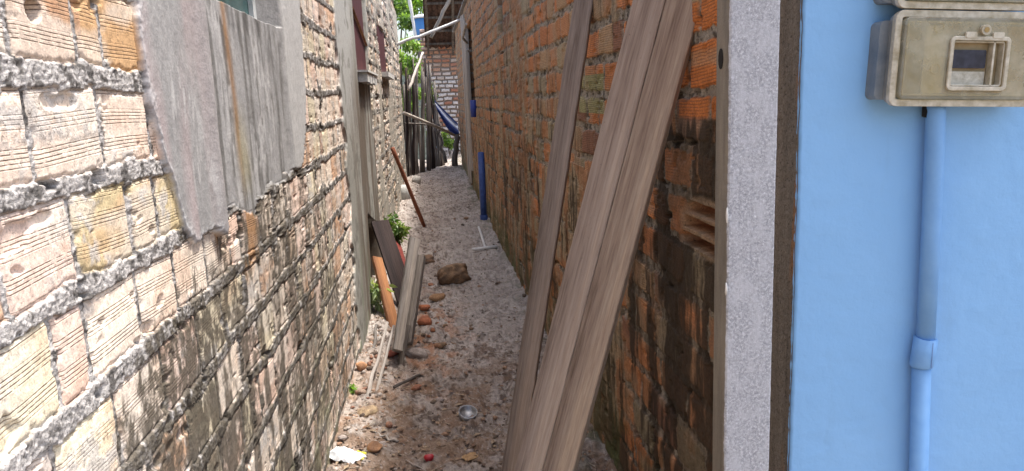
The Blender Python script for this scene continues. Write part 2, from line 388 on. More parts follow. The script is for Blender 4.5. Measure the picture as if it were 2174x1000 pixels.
    grn = fbm(Y * 55, Z * 30, 113, 5, .7); md = md * np.where((hsh(k, idx, 6) > .52) & (mask > .5), .10, .95) * ss(.28, .56, grn) + .8 * ss(.50, .60, grn) * ss(.25, .8, zone) * ss(.40, .5, streak) + .6 * ss(1.2, 1.6, zone) * ss(.42, .52, streak); md = np.maximum(md, (1 - mask) * ss(1.5, 2.0, Y) * (.15 + .6 * ss(.40, .6, st2)))
    dark = np.stack([.050 + .07 * grn * st2 * 2, .043 + .06 * grn * st2 * 2, .032 + .045 * grn * st2 * 2], 1)
    md = np.clip(md + .30 * ss(.8, 1.2, zone) * ss(.45, .6, streak), 0, 1); col = mix3(col, dark, np.clip(md * .92, 0, 1))
    moss = ss(.55, .75, fbm(Y * 8, Z * 5, 107, 4)) * ss(.9, .1, Z) * .5; col = mix3(col, np.array([.20, .20, .12]), moss)
    rusty = ss(.55, .7, fbm(Y * 12, Z * 3, 109, 4)) * blob(Y, Z, 2.05, 1.28, .35, .16); col = mix3(col, np.array([.36, .20, .09]), np.clip(rusty * 1.5, 0, .85))
    col = mix3(col, np.array([.02, .016, .012]), hb_)  # shade inside the small hole painted near black
    fxm = mask * (1 - smear * .7) * (1 - .5 * md) * (1 - far * .6)
    fx = np.stack([fxm, lz, r], 1)
    part = np.zeros(n, int)
    fs_ = ss(.44, .54, fbm(Y * 1.6, Z * 1.3, 115, 5, .6)) * far; fcol = .36 + .2 * (fbm(Y * 9, Z * 1.5, 116, 4) - .5); col = mix3(col, np.stack([fcol, fcol * .94, fcol * .8], 1), fs_ * .8); h = h * (1 - fs_) + .012 * fs_
    # -- plaster round the near window
    rag = (fbm(Y * 16, Z * 9, 121, 5, .6) - .5) * .060 + (fbm(Y * 70, Z * 50, 123, 2) - .5) * .008
    pb = np.interp(Y, PB_Y, PB_Z)
    e = np.minimum(Z - pb + rag, np.minimum(Y - 1.548 + rag * .55, 3.50 - Y + rag * 1.6))
    P = ss(0, .006, e)
    pan = ss(1.985, 2.035, Y) * ss(3.01, 2.985, Y)
    ph = .011 + (fbm(Y * 4, Z * 4, 125, 3) - .5) * .006 - .014 * pan - .003 * (1 - ss(0, .012, e)) + (fbm(Y * 40, Z * 14, 127, 3) - .5) * .003 + .017 * np.exp(-((Y - 1.93) / .035) ** 2)
    sill = 1.935 + .012 * (fbm(Y * 14, Z * 0, 129, 3) - .5)
    opn = ss(sill - .002, sill + .004, Z) * ss(2.10, 2.13, Y) * ss(3.0, 2.985, Y)
    ph = ph - .10 * opn
    pg = .30 + .12 * (fbm(Y * 5, Z * 3, 131, 4) - .5)
    pc = np.stack([pg * 1.0, pg * .985, pg * .965], 1)
    pc = mix3(pc, np.array([.38, .315, .31]), ss(.40, .6, fbm(Y * 6, Z * 1.4, 133, 3)) * ss(2.0, 1.8, Y) * .8)       # old pinkish paint on the jamb
    run = fbm(Y * 30, Z * 3.5, 135, 4)
    pc = mix3(pc, np.array([.11, .105, .095]), ss(.46, .66, run) * pan * .8)
    pc = mix3(pc, np.array([.07, .065, .06]), ss(.42, .7, fbm(Y * 24, Z * 9, 136, 4)) * pan * ss(1.70, 1.92, Z) * .9)
    pc = mix3(pc, np.array([.45, .44, .43]), ss(.5, .62, fbm(Y * 60, Z * 12, 137, 3)) * ss(.5, .7, fbm(Y * 7, Z * 4, 138, 3)) * .7)
    pc = mix3(pc, np.array([.46, .455, .44]), ss(3.0, 3.05, Y) * .7)
    rs = np.exp(-((Y - 2.24 - .03 * (fbm(Z * 6, Z * 0, 139, 2) - .5) - .03 * (1.9 - Z)) / .028) ** 2) * ss(1.34, 1.62, Z) * (.55 + .6 * fbm(Y * 60, Z * 9, 141, 3)); pc = mix3(pc, np.array([.27, .15, .07]), np.clip(rs, 0, .9))
    pc = mix3(pc, np.array([.33, .29, .16]), np.exp(-((Y - 2.3) / .06) ** 2) * ss(1.35, 1.5, Z) * ss(1.7, 1.5, Z) * .6)
    pc = mix3(pc, np.array([.15, .13, .115]), np.exp(-((Y - 2.005) / .022) ** 2) * .55 * ss(.35, .6, fbm(Y * 9, Z * 9, 143, 3)))  # crease shadow painted as a darker line
    rim = ss(.035, .0, e + .02 * (fbm(Y * 40, Z * 40, 145, 3) - .5)) * (Y < 2.0); ph = ph + rim * (fbm(Y * 90, Z * 90, 146, 3) - .5) * .006; pc = mix3(pc, np.stack([.30 + .35 * fbm(Y * 150, Z * 150, 147, 2)] * 3, 1), rim * .7)
    h = h * (1 - P) + ph * P; col = mix3(col, pc, P); fx = fx * (1 - P)[:, None]
    part[(P > .5)] = 1
    # -- plaster band round the two far windows
    rag2 = (fbm(Y * 3, Z * 5, 151, 4) - .5) * .38
    e2 = np.minimum(Y - 4.78 + rag2 * .9 + .04 * np.sin(Z * 4), 7.35 + ss(1.9, 2.3, Z) * .15 - Y + rag2)
    Q = ss(0, .03, e2)
    qg = .28 + .14 * (fbm(Y * 3, Z * 1.2, 153, 4) - .5); qc = np.stack([qg, qg * .975, qg * .86], 1)
    qc = mix3(qc, np.array([.11, .08, .055]), ss(.30, .56, fbm(Y * 8, Z * 1.0, 155, 5)) * ss(2.2, 1.6, Z) * ss(4.95, 5.5, Y) * .9)
    qc = mix3(qc, np.array([.40, .40, .38]), ss(5.9, 5.4, Y) * ss(1.3, 1.9, Z) * .7)
    qc = mix3(qc, np.array([.16, .18, .12]), ss(.5, .7, fbm(Y * 9, Z * 3, 157, 4)) * ss(.9, .2, Z) * .8)
    qc = mix3(qc, np.array([.12, .11, .09]), ss(.58, .7, fbm(Y * 12, Z * 12, 159, 4)) * .6)
    qh = .012 + (fbm(Y * 3, Z * 3, 161, 3) - .5) * .008 + ss(5.9, 5.6, Y) * .004
    w2 = ss(6.02, 6.06, Y) * ss(7.24, 7.20, Y) * ss(1.885, 1.895, Z) * ss(2.72, 2.70, Z); qh = qh - .05 * w2
    h = h * (1 - Q) + qh * Q; col = mix3(col, qc, Q); fx = fx * (1 - Q)[:, None]
    part[(Q > .5) & (P < .5)] = 2
    w3 = ss(9.2, 9.26, Y) * ss(10.75, 10.7, Y) * ss(1.99, 2.0, Z) * ss(2.55, 2.53, Z); h = h - .05 * w3
    hollow = ss(5.98, 6.05, Y) * ss(7.1, 7.0, Y) * ss(.78, .72, Z + .25 * (Y - 6.)); h = h - .16 * hollow; col = mix3(col, np.array([.022, .018, .014]), hollow)  # shade behind the leaning boards painted into this recess
    return h, col, fx, part
def wall_sheet(field, ys, zs, X, sgn, names, parent):
    Y, Z = grid(ys, zs); h, col, fx, part = field(Y, Z)
    V = np.stack([sgn * h, Y, Z], 1)                     # the parent stands on the wall's face line
    F = grid_faces(len(ys), len(zs), sgn < 0)
    return split_parts(names, V, F, part, parent, {'Col': col, 'Fx': fx})
ysA = steps(.25, 3.6, lambda y: .0018 if 1.50 < y < 1.80 else .006 if 3.42 < y < 3.56 else max(.0022, .0024 * y * y)); zsA = steps(.0, 2.35, lambda z: .0023 if z > .9 else .004)
ysB = steps(3.6, 15.6, lambda y: .006 if 4.62 < y < 4.95 else min(.03, .0011 * y * y)); zsB = steps(-.1, 3.3, lambda z: .007)
wall_sheet(left_field, ysA, zsA, LX, 1, [('wall', M_BRICKL), ('window_plaster', M_PLASTER), ('plaster_band', M_PLASTER)], left_house)
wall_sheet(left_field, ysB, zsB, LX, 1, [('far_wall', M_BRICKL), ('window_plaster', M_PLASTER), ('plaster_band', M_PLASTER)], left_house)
hb = MB(); hb.box((-4.0, -.6, -.2), (-.22, 15.6, 3.3)); hb.box((-.22, -.6, -.2), (-.06, .25, 3.3)); hb.box((-.22, .25, 2.352), (-.03, 3.6, 3.3)); hb.box((-.22, 15.45, -.2), (-.05, 15.6, 3.3)); hb.box((-.22, .25, 3.302), (-.002, 15.6, 3.36))
hb.build('masonry_core', plain('core_clay', (.30, .2, .14), (.45, .36, .28), 14, .01, .95), left_house)
hr = MB(); hr.box((-4.2, -.8, 3.37), (-.05, 15.8, 3.45)); hr.build('roof', M_TILE, left_house)
# windows of the left house
wn = empty('window', (0, 0, 0)); wn.parent = left_house
M_GLASSG, t_, b_ = newmat('green_glass'); b_.inputs['Base Color'].default_value = (.03, .10, .09, 1); b_.inputs['Roughness'].default_value = .12
L(t_, ramp(t_, noise(t_, 12, 3, coords(t_)), [(.3, (.02, .07, .07)), (.7, (.06, .16, .15))]), b_.inputs['Base Color'])
g = MB(); g.box((-.095, 2.12, 1.93), (-.088, 2.985, 2.9)); g.build('pane', M_GLASSG, wn)
g = MB(); g.box((-.087, 2.93, 1.935), (-.070, 2.978, 2.9)); g.box((-.087, 2.13, 1.936), (-.078, 2.929, 1.952)); g.build('frame', plain('window_frame_paint', (.4, .42, .42), (.55, .57, .57), 30), wn)
g = MB(); g.box((-.1, 2.0, 2.353), (.03, 3.1, 2.5)); g.build('lintel', plain('lintel_render', (.3, .29, .28), (.4, .39, .38), 20, .004), wn)
wn2 = empty('window', (0, 0, 0)); wn2.parent = left_house
g = MB(); g.box((-.03, 6.05, 1.87), (-.010, 7.22, 2.75)); g.build('shutter', M_MAROON, wn2)
g = MB(); g.tube([(.002, 6.1, 2.36), (.004, 7.25, 2.16)], .012, 6); g.build('bar', M_WOOD_O, wn2)
g = MB()
for i, yy in enumerate((6.05, 6.32, 6.6, 6.9)): g.box((-.03, yy, 1.80 - .008 * (i % 2)), (.085, yy + .22, 1.872))
g.box((-.04, 6.02, 1.874), (.095, 7.22, 1.89)); g.build('sill', plain('sill_stone', (.42, .41, .38), (.6, .59, .56), 30, .005), wn2)
wn3 = empty('window', (0, 0, 0)); wn3.parent = left_house
g = MB(); g.box((-.035, 9.22, 1.99), (-.012, 10.74, 2.54)); g.build('shutter', M_MAROON, wn3)
g = MB(); g.box((-.04, 9.2, 1.93), (.09, 10.75, 1.985)); g.build('sill', bpy.data.materials['sill_stone'], wn3)

# ================================================================== RIGHT HOUSE
right_house = tag(empty('blue_house', (RX, 0, 0)), 'house with light blue painted front and bare orange clay block side along the alley', 'house')
LAYR = layout(1.215 - .142 * 9, .142, 30, 1.0, 19, 23, (.26, .15))
bk0, bk1 = onx(1515, 430, RX), onx(1455, 535, RX)
def right_field(Y, Z):
    n = len(Y)
    d, k, idx, lz, a, ln = bricks(Y, Z, LAYR, .012, .026, .012, 220, .005)
    lower = ss(1.75, .9, Z + (fbm(Y * 1.5, Z * 1.5, 221, 3) - .5) * 1.1)
    smear = ss(.58 - .22 * lower, .66 - .18 * lower, fbm(Y * 4, Z * 5, 223, 5))
    pil = np.exp(-((Y - 6.3) / .75) ** 4) * ss(1.2, 1.8, Z)
    smear = np.maximum(smear, ss(.3, .55, fbm(Y * 5, Z * 9, 225, 4)) * pil)
    smear = np.where(Z > 1.3, smear * (1 - .6 * ss(2.9, 3.3, Y) * ss(5.4, 5.0, Y)), smear)
    brk = fbm(Y * 22, Z * 22, 227, 3)
    d = d - .010 * ss(.5, .75, brk)
    smear = smear * (1 - .45 * ss(3.0, 2.6, Y))
    mask = ss(0, .0035, d)
    r = hsh(k, idx, 31); r2 = hsh(k, idx, 32)
    rough = fbm(Y * 28, Z * 28, 229, 5, .6); crumb = (1 - worley(Y * 70, Z * 70, 13)) * .006 + rough * .010
    bh = .002 + r * .007 + (r2 - .5) * .05 * (a - ln / 2) - .005 * (1 - ss(0, .008, d))
    mh = -.010 + crumb * .9
    h = bh * mask + mh * (1 - mask)
    h = h * (1 - smear) + (.004 + rough * .012) * smear
    pits = ss(.68, .74, fbm(Y * 14, Z * 22, 231, 3)); h = h - pits * (1 - mask * .8) * .03
    h = h + (fbm(Y * 1.3, Z * 1.3, 233, 2) - .5) * .025
    tb = [(.44, (.62, .25, .10)), (.68, (.54, .26, .12)), (.76, (.42, .28, .16)), (.90, (.37, .31, .20)), (1.01, (.26, .13, .08))]
    col = pick(r, tb) * (.8 + .4 * r2)[:, None]
    q = onx(1255, 200, RX); m = (np.abs(Y - q.y) < .26) & (np.abs(Z - q.z) < .085) & (mask > .2); col[m] = np.array([.36, .35, .17])
    col = mix3(col, np.array([.45, .36, .25]), ss(.5, .7, fbm(Y * 9, Z * 14, 235, 4)) * .45)
    farb = ss(5.5, 9, Y); col = mix3(col, np.array([.52, .32, .18]), farb * .4)  # far bricks lightened, haze put into the colour
    mg = .25 + .20 * fbm(Y * 100, Z * 100, 237, 2); mc = np.stack([mg, mg * .91, mg * .76], 1)
    mc = mix3(mc, np.array([.05, .042, .034]), ss(.52, .68, fbm(Y * 40, Z * 50, 239, 3)) * .8)
    sg = .20 + .16 * fbm(Y * 60, Z * 60, 241, 3); scx = np.stack([sg * 1.45, sg * 1.15, sg * .74], 1)
    scx = scx * (1 - .45 * ss(3.0, 2.6, Y))[:, None]; scx = mix3(scx, np.array([.50, .24, .11]) * .8, ss(.42, .58, fbm(Y * 8, Z * 6, 243, 4)) * .85)
    col = mix3(mc, col, mask); col = mix3(col, scx, smear * .9)
    # damp: black mould near the post, shade painted in, olive skirt along the ground
    st = fbm(Y * 12, Z * 2.4, 245, 5, .6); st2 = fbm(Y * 50, Z * 8, 247, 4)
    near = ss(2.75, 2.1, Y) * ss(1.78, 1.45, Z + .4 * (fbm(Y * 7, Z * 7, 248, 3) - .5)) * (.86 + .36 * ss(.38, .58, fbm(Y * 4, Z * 4, 261, 4))); low = ss(.75, .05, Z + (fbm(Y * 2, Z * 1, 249, 2) - .5) * .5)
    zone = np.maximum(near * 1.22, low * .75); zone = np.maximum(zone, .20 + .30 * lower); near = near; zone = np.maximum(zone, .62 * ss(3.4, 2.6, Y) * ss(1.75, 1.3, Z))
    md = ss(.62 - .40 * zone, .86 - .44 * zone, st * .62 + st2 * .38)
    pz = onx(1505, 195, RX).z; pz2 = onx(1505, 50, RX).z
    nb = (Y < 2.12) * np.maximum(ss(.075, .06, np.abs(Z - pz)), ss(.07, .055, np.abs(Z - pz2)))
    col = mix3(col, np.stack([.58 + 0 * r, .20 + .0 * r, .06 + 0 * r], 1), nb * mask); smear_n = nb
    keep = np.maximum((hsh(k, idx, 37) > .86) * near * .7, nb * ss(2.08, 1.98, Y + .05 * (st - .5))); md = md * (1 - .75 * keep)
    dk = np.stack([.022 + .035 * st2, .016 + .026 * st2, .010 + .018 * st2], 1); olive = np.stack([.12 + .06 * st2, .105 + .06 * st2, .055 + .03 * st2], 1)
    dk = mix3(dk, olive, low * ss(2.6, 3.6, Y))
    col = mix3(col, dk, np.clip(md * .93, 0, 1))
    col = mix3(col, np.array([.10, .13, .05]), ss(.5, .7, fbm(Y * 6, Z * 6, 251, 4)) * ss(.45, .05, Z) * .7)
    # brown rendered end of the wall
    en = ss(1.545, 1.530, Y); eg = .15 + .13 * fbm(Y * 60, Z * 5, 253, 4); col = mix3(col, np.stack([eg * .95, eg * .84, eg * .70], 1), en); h = h * (1 - en) + .0 * en + en * (fbm(Y * 40, Z * 20, 254, 3) - .5) * .004
    col = mix3(col, np.array([.33, .17, .08]), en * ss(.55, .7, fbm(Y * 60, Z * 6, 255, 4)) * .7 * ss(1.47, 1.44, Y))
    fx = np.stack([mask * (1 - smear) * (1 - en) * (1 - .5 * md), lz, r], 1)
    # the broken block beside the post: its hollow cells lie open
    cy, cz = bk0.y, bk0.z - .075
    for (dy, z0, z1) in ((.0, .028, .062), (.02, -.018, .018), (.04, -.068, -.030)):
        c = ss(.0, .004, np.minimum(np.minimum(Y - (cy - .10), (cy + .17 + dy + .012 * (rough - .5)) - Y), np.minimum(Z - (cz + z0), (cz + z1) - Z)))
        h = h - .075 * c; col = mix3(col, np.array([.40, .17, .085]), c * .9); fx[:, 0] *= (1 - c)
    rim = blob(Y, Z, cy + .03, cz, .22, .09); col = mix3(col, np.array([.34, .24, .15]), ss(.02, .3, rim) * .5 * (h > -.03))
    # doorway far down, shade inside painted near black
    dr = ss(12.0, 12.1, Y) * ss(13.55, 13.5, Y) * ss(1.38, 1.42, Z) * ss(2.84, 2.8, Z); h = h - .13 * dr; col = mix3(col, np.array([.03, .025, .02]), dr)
    sl_ = ss(7.1, 7.14, Y) * ss(7.5, 7.45, Y) * ss(2.22, 2.28, Z); h = h - .08 * sl_; col = mix3(col, np.array([.06, .08, .06]), sl_)
    return h, col, fx, np.zeros(n, int)
ysC = steps(1.425, 4.4, lambda y: .0014 * y * y); zsC = steps(0., 2.6, lambda z: .0028 if z > .3 else .005)
ysD = steps(4.4, 18.6, lambda y: min(.06, .0013 * y * y)); zsD = steps(-.1, 3.2, lambda z: .0065)
wall_sheet(right_field, ysC, zsC, RX, -1, [('side_wall', M_BRICKR)], right_house)
wall_sheet(right_field, ysD, zsD, RX, -1, [('far_side_wall', M_BRICKR)], right_house)
g = MB(); g.box((.2, 1.60, -.2), (4.2, 18.6, 3.2)); g.box((.03, 1.47, 2.602), (.2, 4.4, 3.2)); g.box((.03, 1.47, -.2), (.2, 1.60, 2.6)); g.box((.03, 18.45, -.2), (.2, 18.6, 3.2))
g.build('masonry_core', bpy.data.materials['core_clay'], right_house)
# blue front, gently uneven, rough at the arris
mB, tB, bB = newmat('blue_wall_paint')
vB = coords(tB); f1 = noise(tB, 3.0, 4, vB); f2 = noise(tB, 90, 5, vB, .7)
cB = ramp(tB, f1, [(.3, (.21, .425, .70)), (.7, (.235, .455, .73))]); cB = mixc(tB, ramp(tB, f2, [(.6, (0, 0, 0)), (.78, (.18, .18, .18))]), cB, (.30, .50, .80))
stn = noise(tB, 7, 5, coords(tB, (1, 1, .3)), .7); cB = mixc(tB, ramp(tB, stn, [(.60, (0, 0, 0)), (.8, (.34, .34, .34))]), cB, (.17, .30, .47))
L(tB, cB, bB.inputs['Base Color']); bB.inputs['Roughness'].default_value = .55; bB.inputs['Specular IOR Level'].default_value = .35
bump(tB, bB, math_(tB, 'ADD', noise(tB, 24, 4, vB), math_(tB, 'MULTIPLY', f2, .35)), .8, .0022)
xs = np.concatenate([np.linspace(-.001, .06, 22), np.linspace(.065, 1.0, 110), np.linspace(1.05, 3.6, 30)]); zz = np.concatenate([np.linspace(-.05, .7, 20), np.linspace(.71, 2.1, 300), np.linspace(2.13, 3.2, 20)])
X_, Z_ = grid(xs, zz)
edge = (fbm(Z_ * 70, Z_ * 0 + 1, 301, 5, .65) - .5) * .005 * np.exp(-(X_ + .001) / .012)
V = np.stack([X_ + edge, 1.424 + .007 * np.exp(-((X_ + .001) / .003) ** 2) - (fbm(X_ * 3, Z_ * 3, 303, 3) - .5) * .006 - .002 * fbm(X_ * 30, Z_ * 30, 305, 3), Z_], 1)
F = grid_faces(len(xs), len(zz), False)
fast_mesh('front_wall', V, F, mB, right_house)
g = MB(); g.box((.03, 1.44, -.2), (4.2, 1.472, 3.2)); g.box((3.6, 1.425, -.2), (4.2, 1.438, 3.2)); g.build('front_masonry', mB, right_house)
g = MB()
for i in range(40):
    x0 = .0 + i * .105 - .06
g.box((-.06, 1.36, 3.205), (4.3, 18.8, 3.225)); g.build('roof', plain('fibre_cement', (.2, .2, .2), (.34, .33, .32), 10, .004), right_house)
dw = empty('door', (0, 0, 0)); dw.parent = right_house
g = MB(); g.box((-.03, 13.5, .35), (.03, 13.75, 3.0)); g.box((-.05, 14.2, .0), (.02, 14.5, 3.12)); g.box((-.035, 13.76, .1), (-.015, 14.19, 3.1)); g.build('frame', M_STICK, dw)
g = MB(); g.tube([(-.015, 12.1, 2.36), (-.07, 12.05, 2.36), (-.10, 11.6, 2.36)], .018, 6); g.build('latch', M_METAL, dw)
g = MB(); g.tube([(-.02, 13.1, 2.55), (-.10, 12.9, 2.62), (-.06, 12.4, 2.8)], .022, 6); g.build('hook', M_STICK, dw)

# ================================================================== GROUND
tag(obj('ground', [(-400, -400, -.06), (400, -400, -.06), (400, 900, -.06), (-400, 900, -.06)], [(0, 1, 2, 3)], plain('far_ground', (.16, .13, .10), (.28, .23, .19), 3, .02, .95)), kind='structure')
def gz(Y, X):
    """height of the trodden alley floor"""
    lump = fbm(X * 7, Y * 5, 401, 4) - .5; foot = ss(.52, .68, fbm(X * 9, Y * 6, 403, 3))
    z = .035 * lump - .020 * foot + (fbm(X * 26, Y * 20, 405, 4) - .5) * .036 + (fbm(X * 90, Y * 70, 407, 3) - .5) * .010
    z = z + .05 * ss(-.25, -.5, X) * (.5 + fbm(X * 6, Y * 3, 409, 3)) + .03 * ss(.45, .72, X)
    rub = np.exp(-((X + .12) / .2) ** 2 - ((Y - 5.3) / .9) ** 2); z = z + rub * .05 * fbm(X * 14, Y * 12, 411, 3)
    return z
ysg = steps(-1.0, 26, lambda y: max(.0045, .0016 * y * y) if y > 2.6 else .03)
ysg = steps(-1.0, 26, lambda y: .03 if y < 2.4 else min(.06, .00075 * y * y)); xsg = np.linspace(LX - .16, RX + .12, 400)
Y, X = grid(ysg, xsg)
Zg = gz(Y, X)
base = fbm(X * 5, Y * 3.2, 421, 5, .6)
col = np.tile(np.array([.31, .265, .228]), (len(X), 1))
col = mix3(col, np.array([.42, .375, .335]), ss(.32, .66, fbm(X * 4, Y * 3, 423, 6, .65)) * .9)            # dry pale sand
col = mix3(col, np.array([.115, .085, .068]), ss(.48, .70, fbm(X * 22, Y * 18, 425, 5, .65)) * .9)         # damp soil and leaf mould
col = mix3(col, np.array([.08, .06, .05]), ss(.56, .70, fbm(X * 60, Y * 45, 427, 4)) * .55)
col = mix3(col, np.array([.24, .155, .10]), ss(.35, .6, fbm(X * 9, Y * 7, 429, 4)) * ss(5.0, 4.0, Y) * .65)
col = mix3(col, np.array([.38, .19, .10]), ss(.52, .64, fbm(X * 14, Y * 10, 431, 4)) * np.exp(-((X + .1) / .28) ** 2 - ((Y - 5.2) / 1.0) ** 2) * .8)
col = mix3(col, np.array([.48, .45, .42]), ss(.70, .76, fbm(X * 70, Y * 50, 433, 3)) * .5)
col = mix3(col, np.array([.11, .115, .065]), ss(.52, .68, fbm(X * 10, Y * 6, 435, 4)) * ss(.5, .70, X) * .7)
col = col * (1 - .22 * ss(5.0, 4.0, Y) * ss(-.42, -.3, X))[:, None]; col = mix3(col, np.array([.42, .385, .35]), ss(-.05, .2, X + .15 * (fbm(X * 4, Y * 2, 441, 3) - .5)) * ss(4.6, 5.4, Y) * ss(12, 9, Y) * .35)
Yn = np.stack([X, Y, Zg], 1)
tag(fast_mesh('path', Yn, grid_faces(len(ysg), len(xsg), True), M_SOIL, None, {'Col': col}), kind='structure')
def gh(x, y): return float(gz(np.array([y], float), np.array([x], float))[0])

# ================================================================== STONES AND RUBBLE
def stone_mesh(rng, sx, sy, sz, n=2, jag=.25, cols=None, cut=False):
    """a lumpy stone: displaced icosphere, flat facets where cut"""
    import bmesh
    bm = bmesh.new(); bmesh.ops.create_icosphere(bm, subdivisions=n, radius=1)
    off = [rng.uniform(0, 50) for _ in range(3)]; pl = [(Vector([rng.gauss(0, 1) for _ in range(3)]).normalized(), rng.uniform(.55, .9)) for _ in range(7 if cut else 3)]
    vs = []
    for v in bm.verts:
        c = v.co.copy()
        for nn, dd in pl:
            e = c.dot(nn)
            if e > dd: c -= nn * (e - dd)
        k = 1 + jag * (float(fbm(np.array([c.x * 1.6 + off[0]]), np.array([c.y * 1.6 + c.z * 2.1 + off[1]]), 5, 4)[0]) - .5) * 2
        vs.append(Vector((c.x * sx, c.y * sy, c.z * sz)) * k)
    fs = [tuple(x.index for x in f.verts) for f in bm.faces]; bm.free(); return vs, fs
def stone(name, px, py, size, cols, label, cat, rng, group=None, n=3, jag=.25, cut=False, lift=.25, smooth=True, rz=None):
    p = ong(px, py); vs, fs = stone_mesh(rng, *size, n=2 if cut else n, jag=jag, cut=cut)
    V = np.array([tuple(v) for v in vs]); q = fbm(V[:, 0] * 30 + 3, V[:, 1] * 30 + V[:, 2] * 25, 7, 4)
    c = mix3(np.tile(np.array(cols[0]), (len(V), 1)), np.array(cols[1]), ss(.4, .6, q))
    o = fast_mesh(name, V, np.array(fs), M_RUBBLE, None, {'Col': c}, smooth and not cut)
    o.location = (p.x, p.y, gh(p.x, p.y) + size[2] * lift); o.rotation_euler = (rng.uniform(-.15, .15), rng.uniform(-.15, .15), rng.uniform(0, 6) if rz is None else rz)
    return tag(o, label, cat, group)
R_ = random.Random(5)
stone('rock', 968, 596, (.165, .12, .105), [(.30, .19, .11), (.17, .115, .075)], 'large brown rock lying alone in the middle of the alley floor', 'rock', R_, n=4, jag=.3, lift=.55, rz=.4)
stone('stone', 780, 884, (.055, .05, .032), [(.42, .31, .19), (.25, .18, .12)], 'flat tan stone at the foot of the pale leaning stick', 'stone', R_, lift=.6)
stone('stone', 797, 968, (.036, .034, .026), [(.28, .15, .08), (.18, .1, .06)], 'small round brown stone beside the yellow wrapper', 'stone', R_, lift=.8)
stone('brick_fragment', 768, 800, (.042, .036, .03), [(.50, .27, .14), (.36, .2, .12)], 'orange lump of clay block against the foot of the pale wall', 'brick fragment', R_, cut=True, lift=.9)
stone('brick_fragment', 898, 662, (.075, .06, .03), [(.48, .17, .08), (.34, .14, .08)], 'flat bright orange brick shard near the split grey post', 'brick fragment', R_, 'orange brick rubble', cut=True, lift=.6)
stone('brick_fragment', 903, 694, (.075, .06, .045), [(.45, .17, .09), (.3, .12, .07)], 'chunky orange brick lump just in front of the flat orange shard', 'brick fragment', R_, 'orange brick rubble', cut=True, lift=.6)
stone('brick_fragment', 928, 637, (.07, .05, .04), [(.40, .24, .13), (.28, .17, .1)], 'tan broken brick just in front of the large brown rock', 'brick fragment', R_, 'orange brick rubble', cut=True, lift=.6)
stone('brick_fragment', 935, 742, (.05, .045, .03), [(.36, .2, .12), (.24, .16, .1)], 'small brown brick shard farther out from the wall than its neighbours', 'brick fragment', R_, 'orange brick rubble', cut=True, lift=.5)
stone('stone', 885, 758, (.085, .06, .035), [(.40, .35, .31), (.26, .22, .19)], 'pale lump of old mortar beside the foot of the split grey post', 'stone', R_, lift=.4)
stone('stone', 905, 555, (.10, .07, .055), [(.30, .19, .12), (.2, .14, .1)], 'rough brown clod just behind the large rock on its wall side', 'stone', R_, lift=.4)
stone('stone', 858, 428, (.10, .13, .17), [(.56, .55, .52), (.40, .39, .36)], 'upright white chunk of concrete at the foot of the rough wall', 'stone', R_, cut=True, lift=.6)
stone('stone', 886, 388, (.10, .13, .10), [(.50, .47, .42), (.30, .28, .25)], 'pale rounded stone at the foot of the stake fence', 'stone', R_, lift=.5)
stone('brick_fragment', 690 + 80, 843, (.03, .028, .018), [(.40, .28, .2), (.28, .2, .15)], 'pinkish crumb of block between the orange lump and the tan stone', 'brick fragment', R_, cut=True, lift=.6)
stone('brick_fragment', 838, 762, (.07, .05, .028), [(.30, .09, .06), (.2, .07, .05)], 'dark red tile shard lying between the leaning sticks and the grey post', 'brick fragment', R_, cut=True, lift=.7)
stone('brick_fragment', 884, 831, (.04, .022, .014), [(.42, .19, .1), (.3, .14, .09)], 'thin orange chip beside the dark broken twig', 'brick fragment', R_, cut=True, lift=.9)
rc = random.Random(31)
for i in range(26):
    q = rc.uniform(0, 1); py = 720 + 270 * q; e0_ = 783 - (py - 720) * .30; px = e0_ + abs(rc.gauss(0, 34)) + 8; s = rc.uniform(.012, .026)
    stone('clay_crumb', px, py, (s, s * rc.uniform(.6, .95), s * rc.uniform(.45, .8)), rc.choice([[(.46, .25, .14), (.33, .2, .13)], [(.40, .33, .26), (.28, .22, .17)], [(.34, .17, .1), (.24, .13, .09)], [(.5, .42, .34), (.36, .3, .25)]]), 'small loose crumb of clay block on the soil near the foot of the pale wall', 'rubble crumb', rc, 'loose crumbs along the foot of the pale wall', cut=True, lift=.45)
for i in range(16):
    px, py = 905 + rc.gauss(0, 32), 700 + rc.gauss(0, 38); s = rc.uniform(.014, .034)
    stone('brick_crumb', px, py, (s, s * rc.uniform(.6, .95), s * rc.uniform(.45, .8)), rc.choice([[(.48, .2, .1), (.33, .15, .09)], [(.38, .30, .24), (.26, .2, .16)], [(.42, .26, .15), (.28, .18, .11)]]), 'little orange or tan crumb strewn among the brick lumps beside the grey post', 'brick crumb', rc, 'crumbs among the orange brick lumps', cut=True, lift=.4)
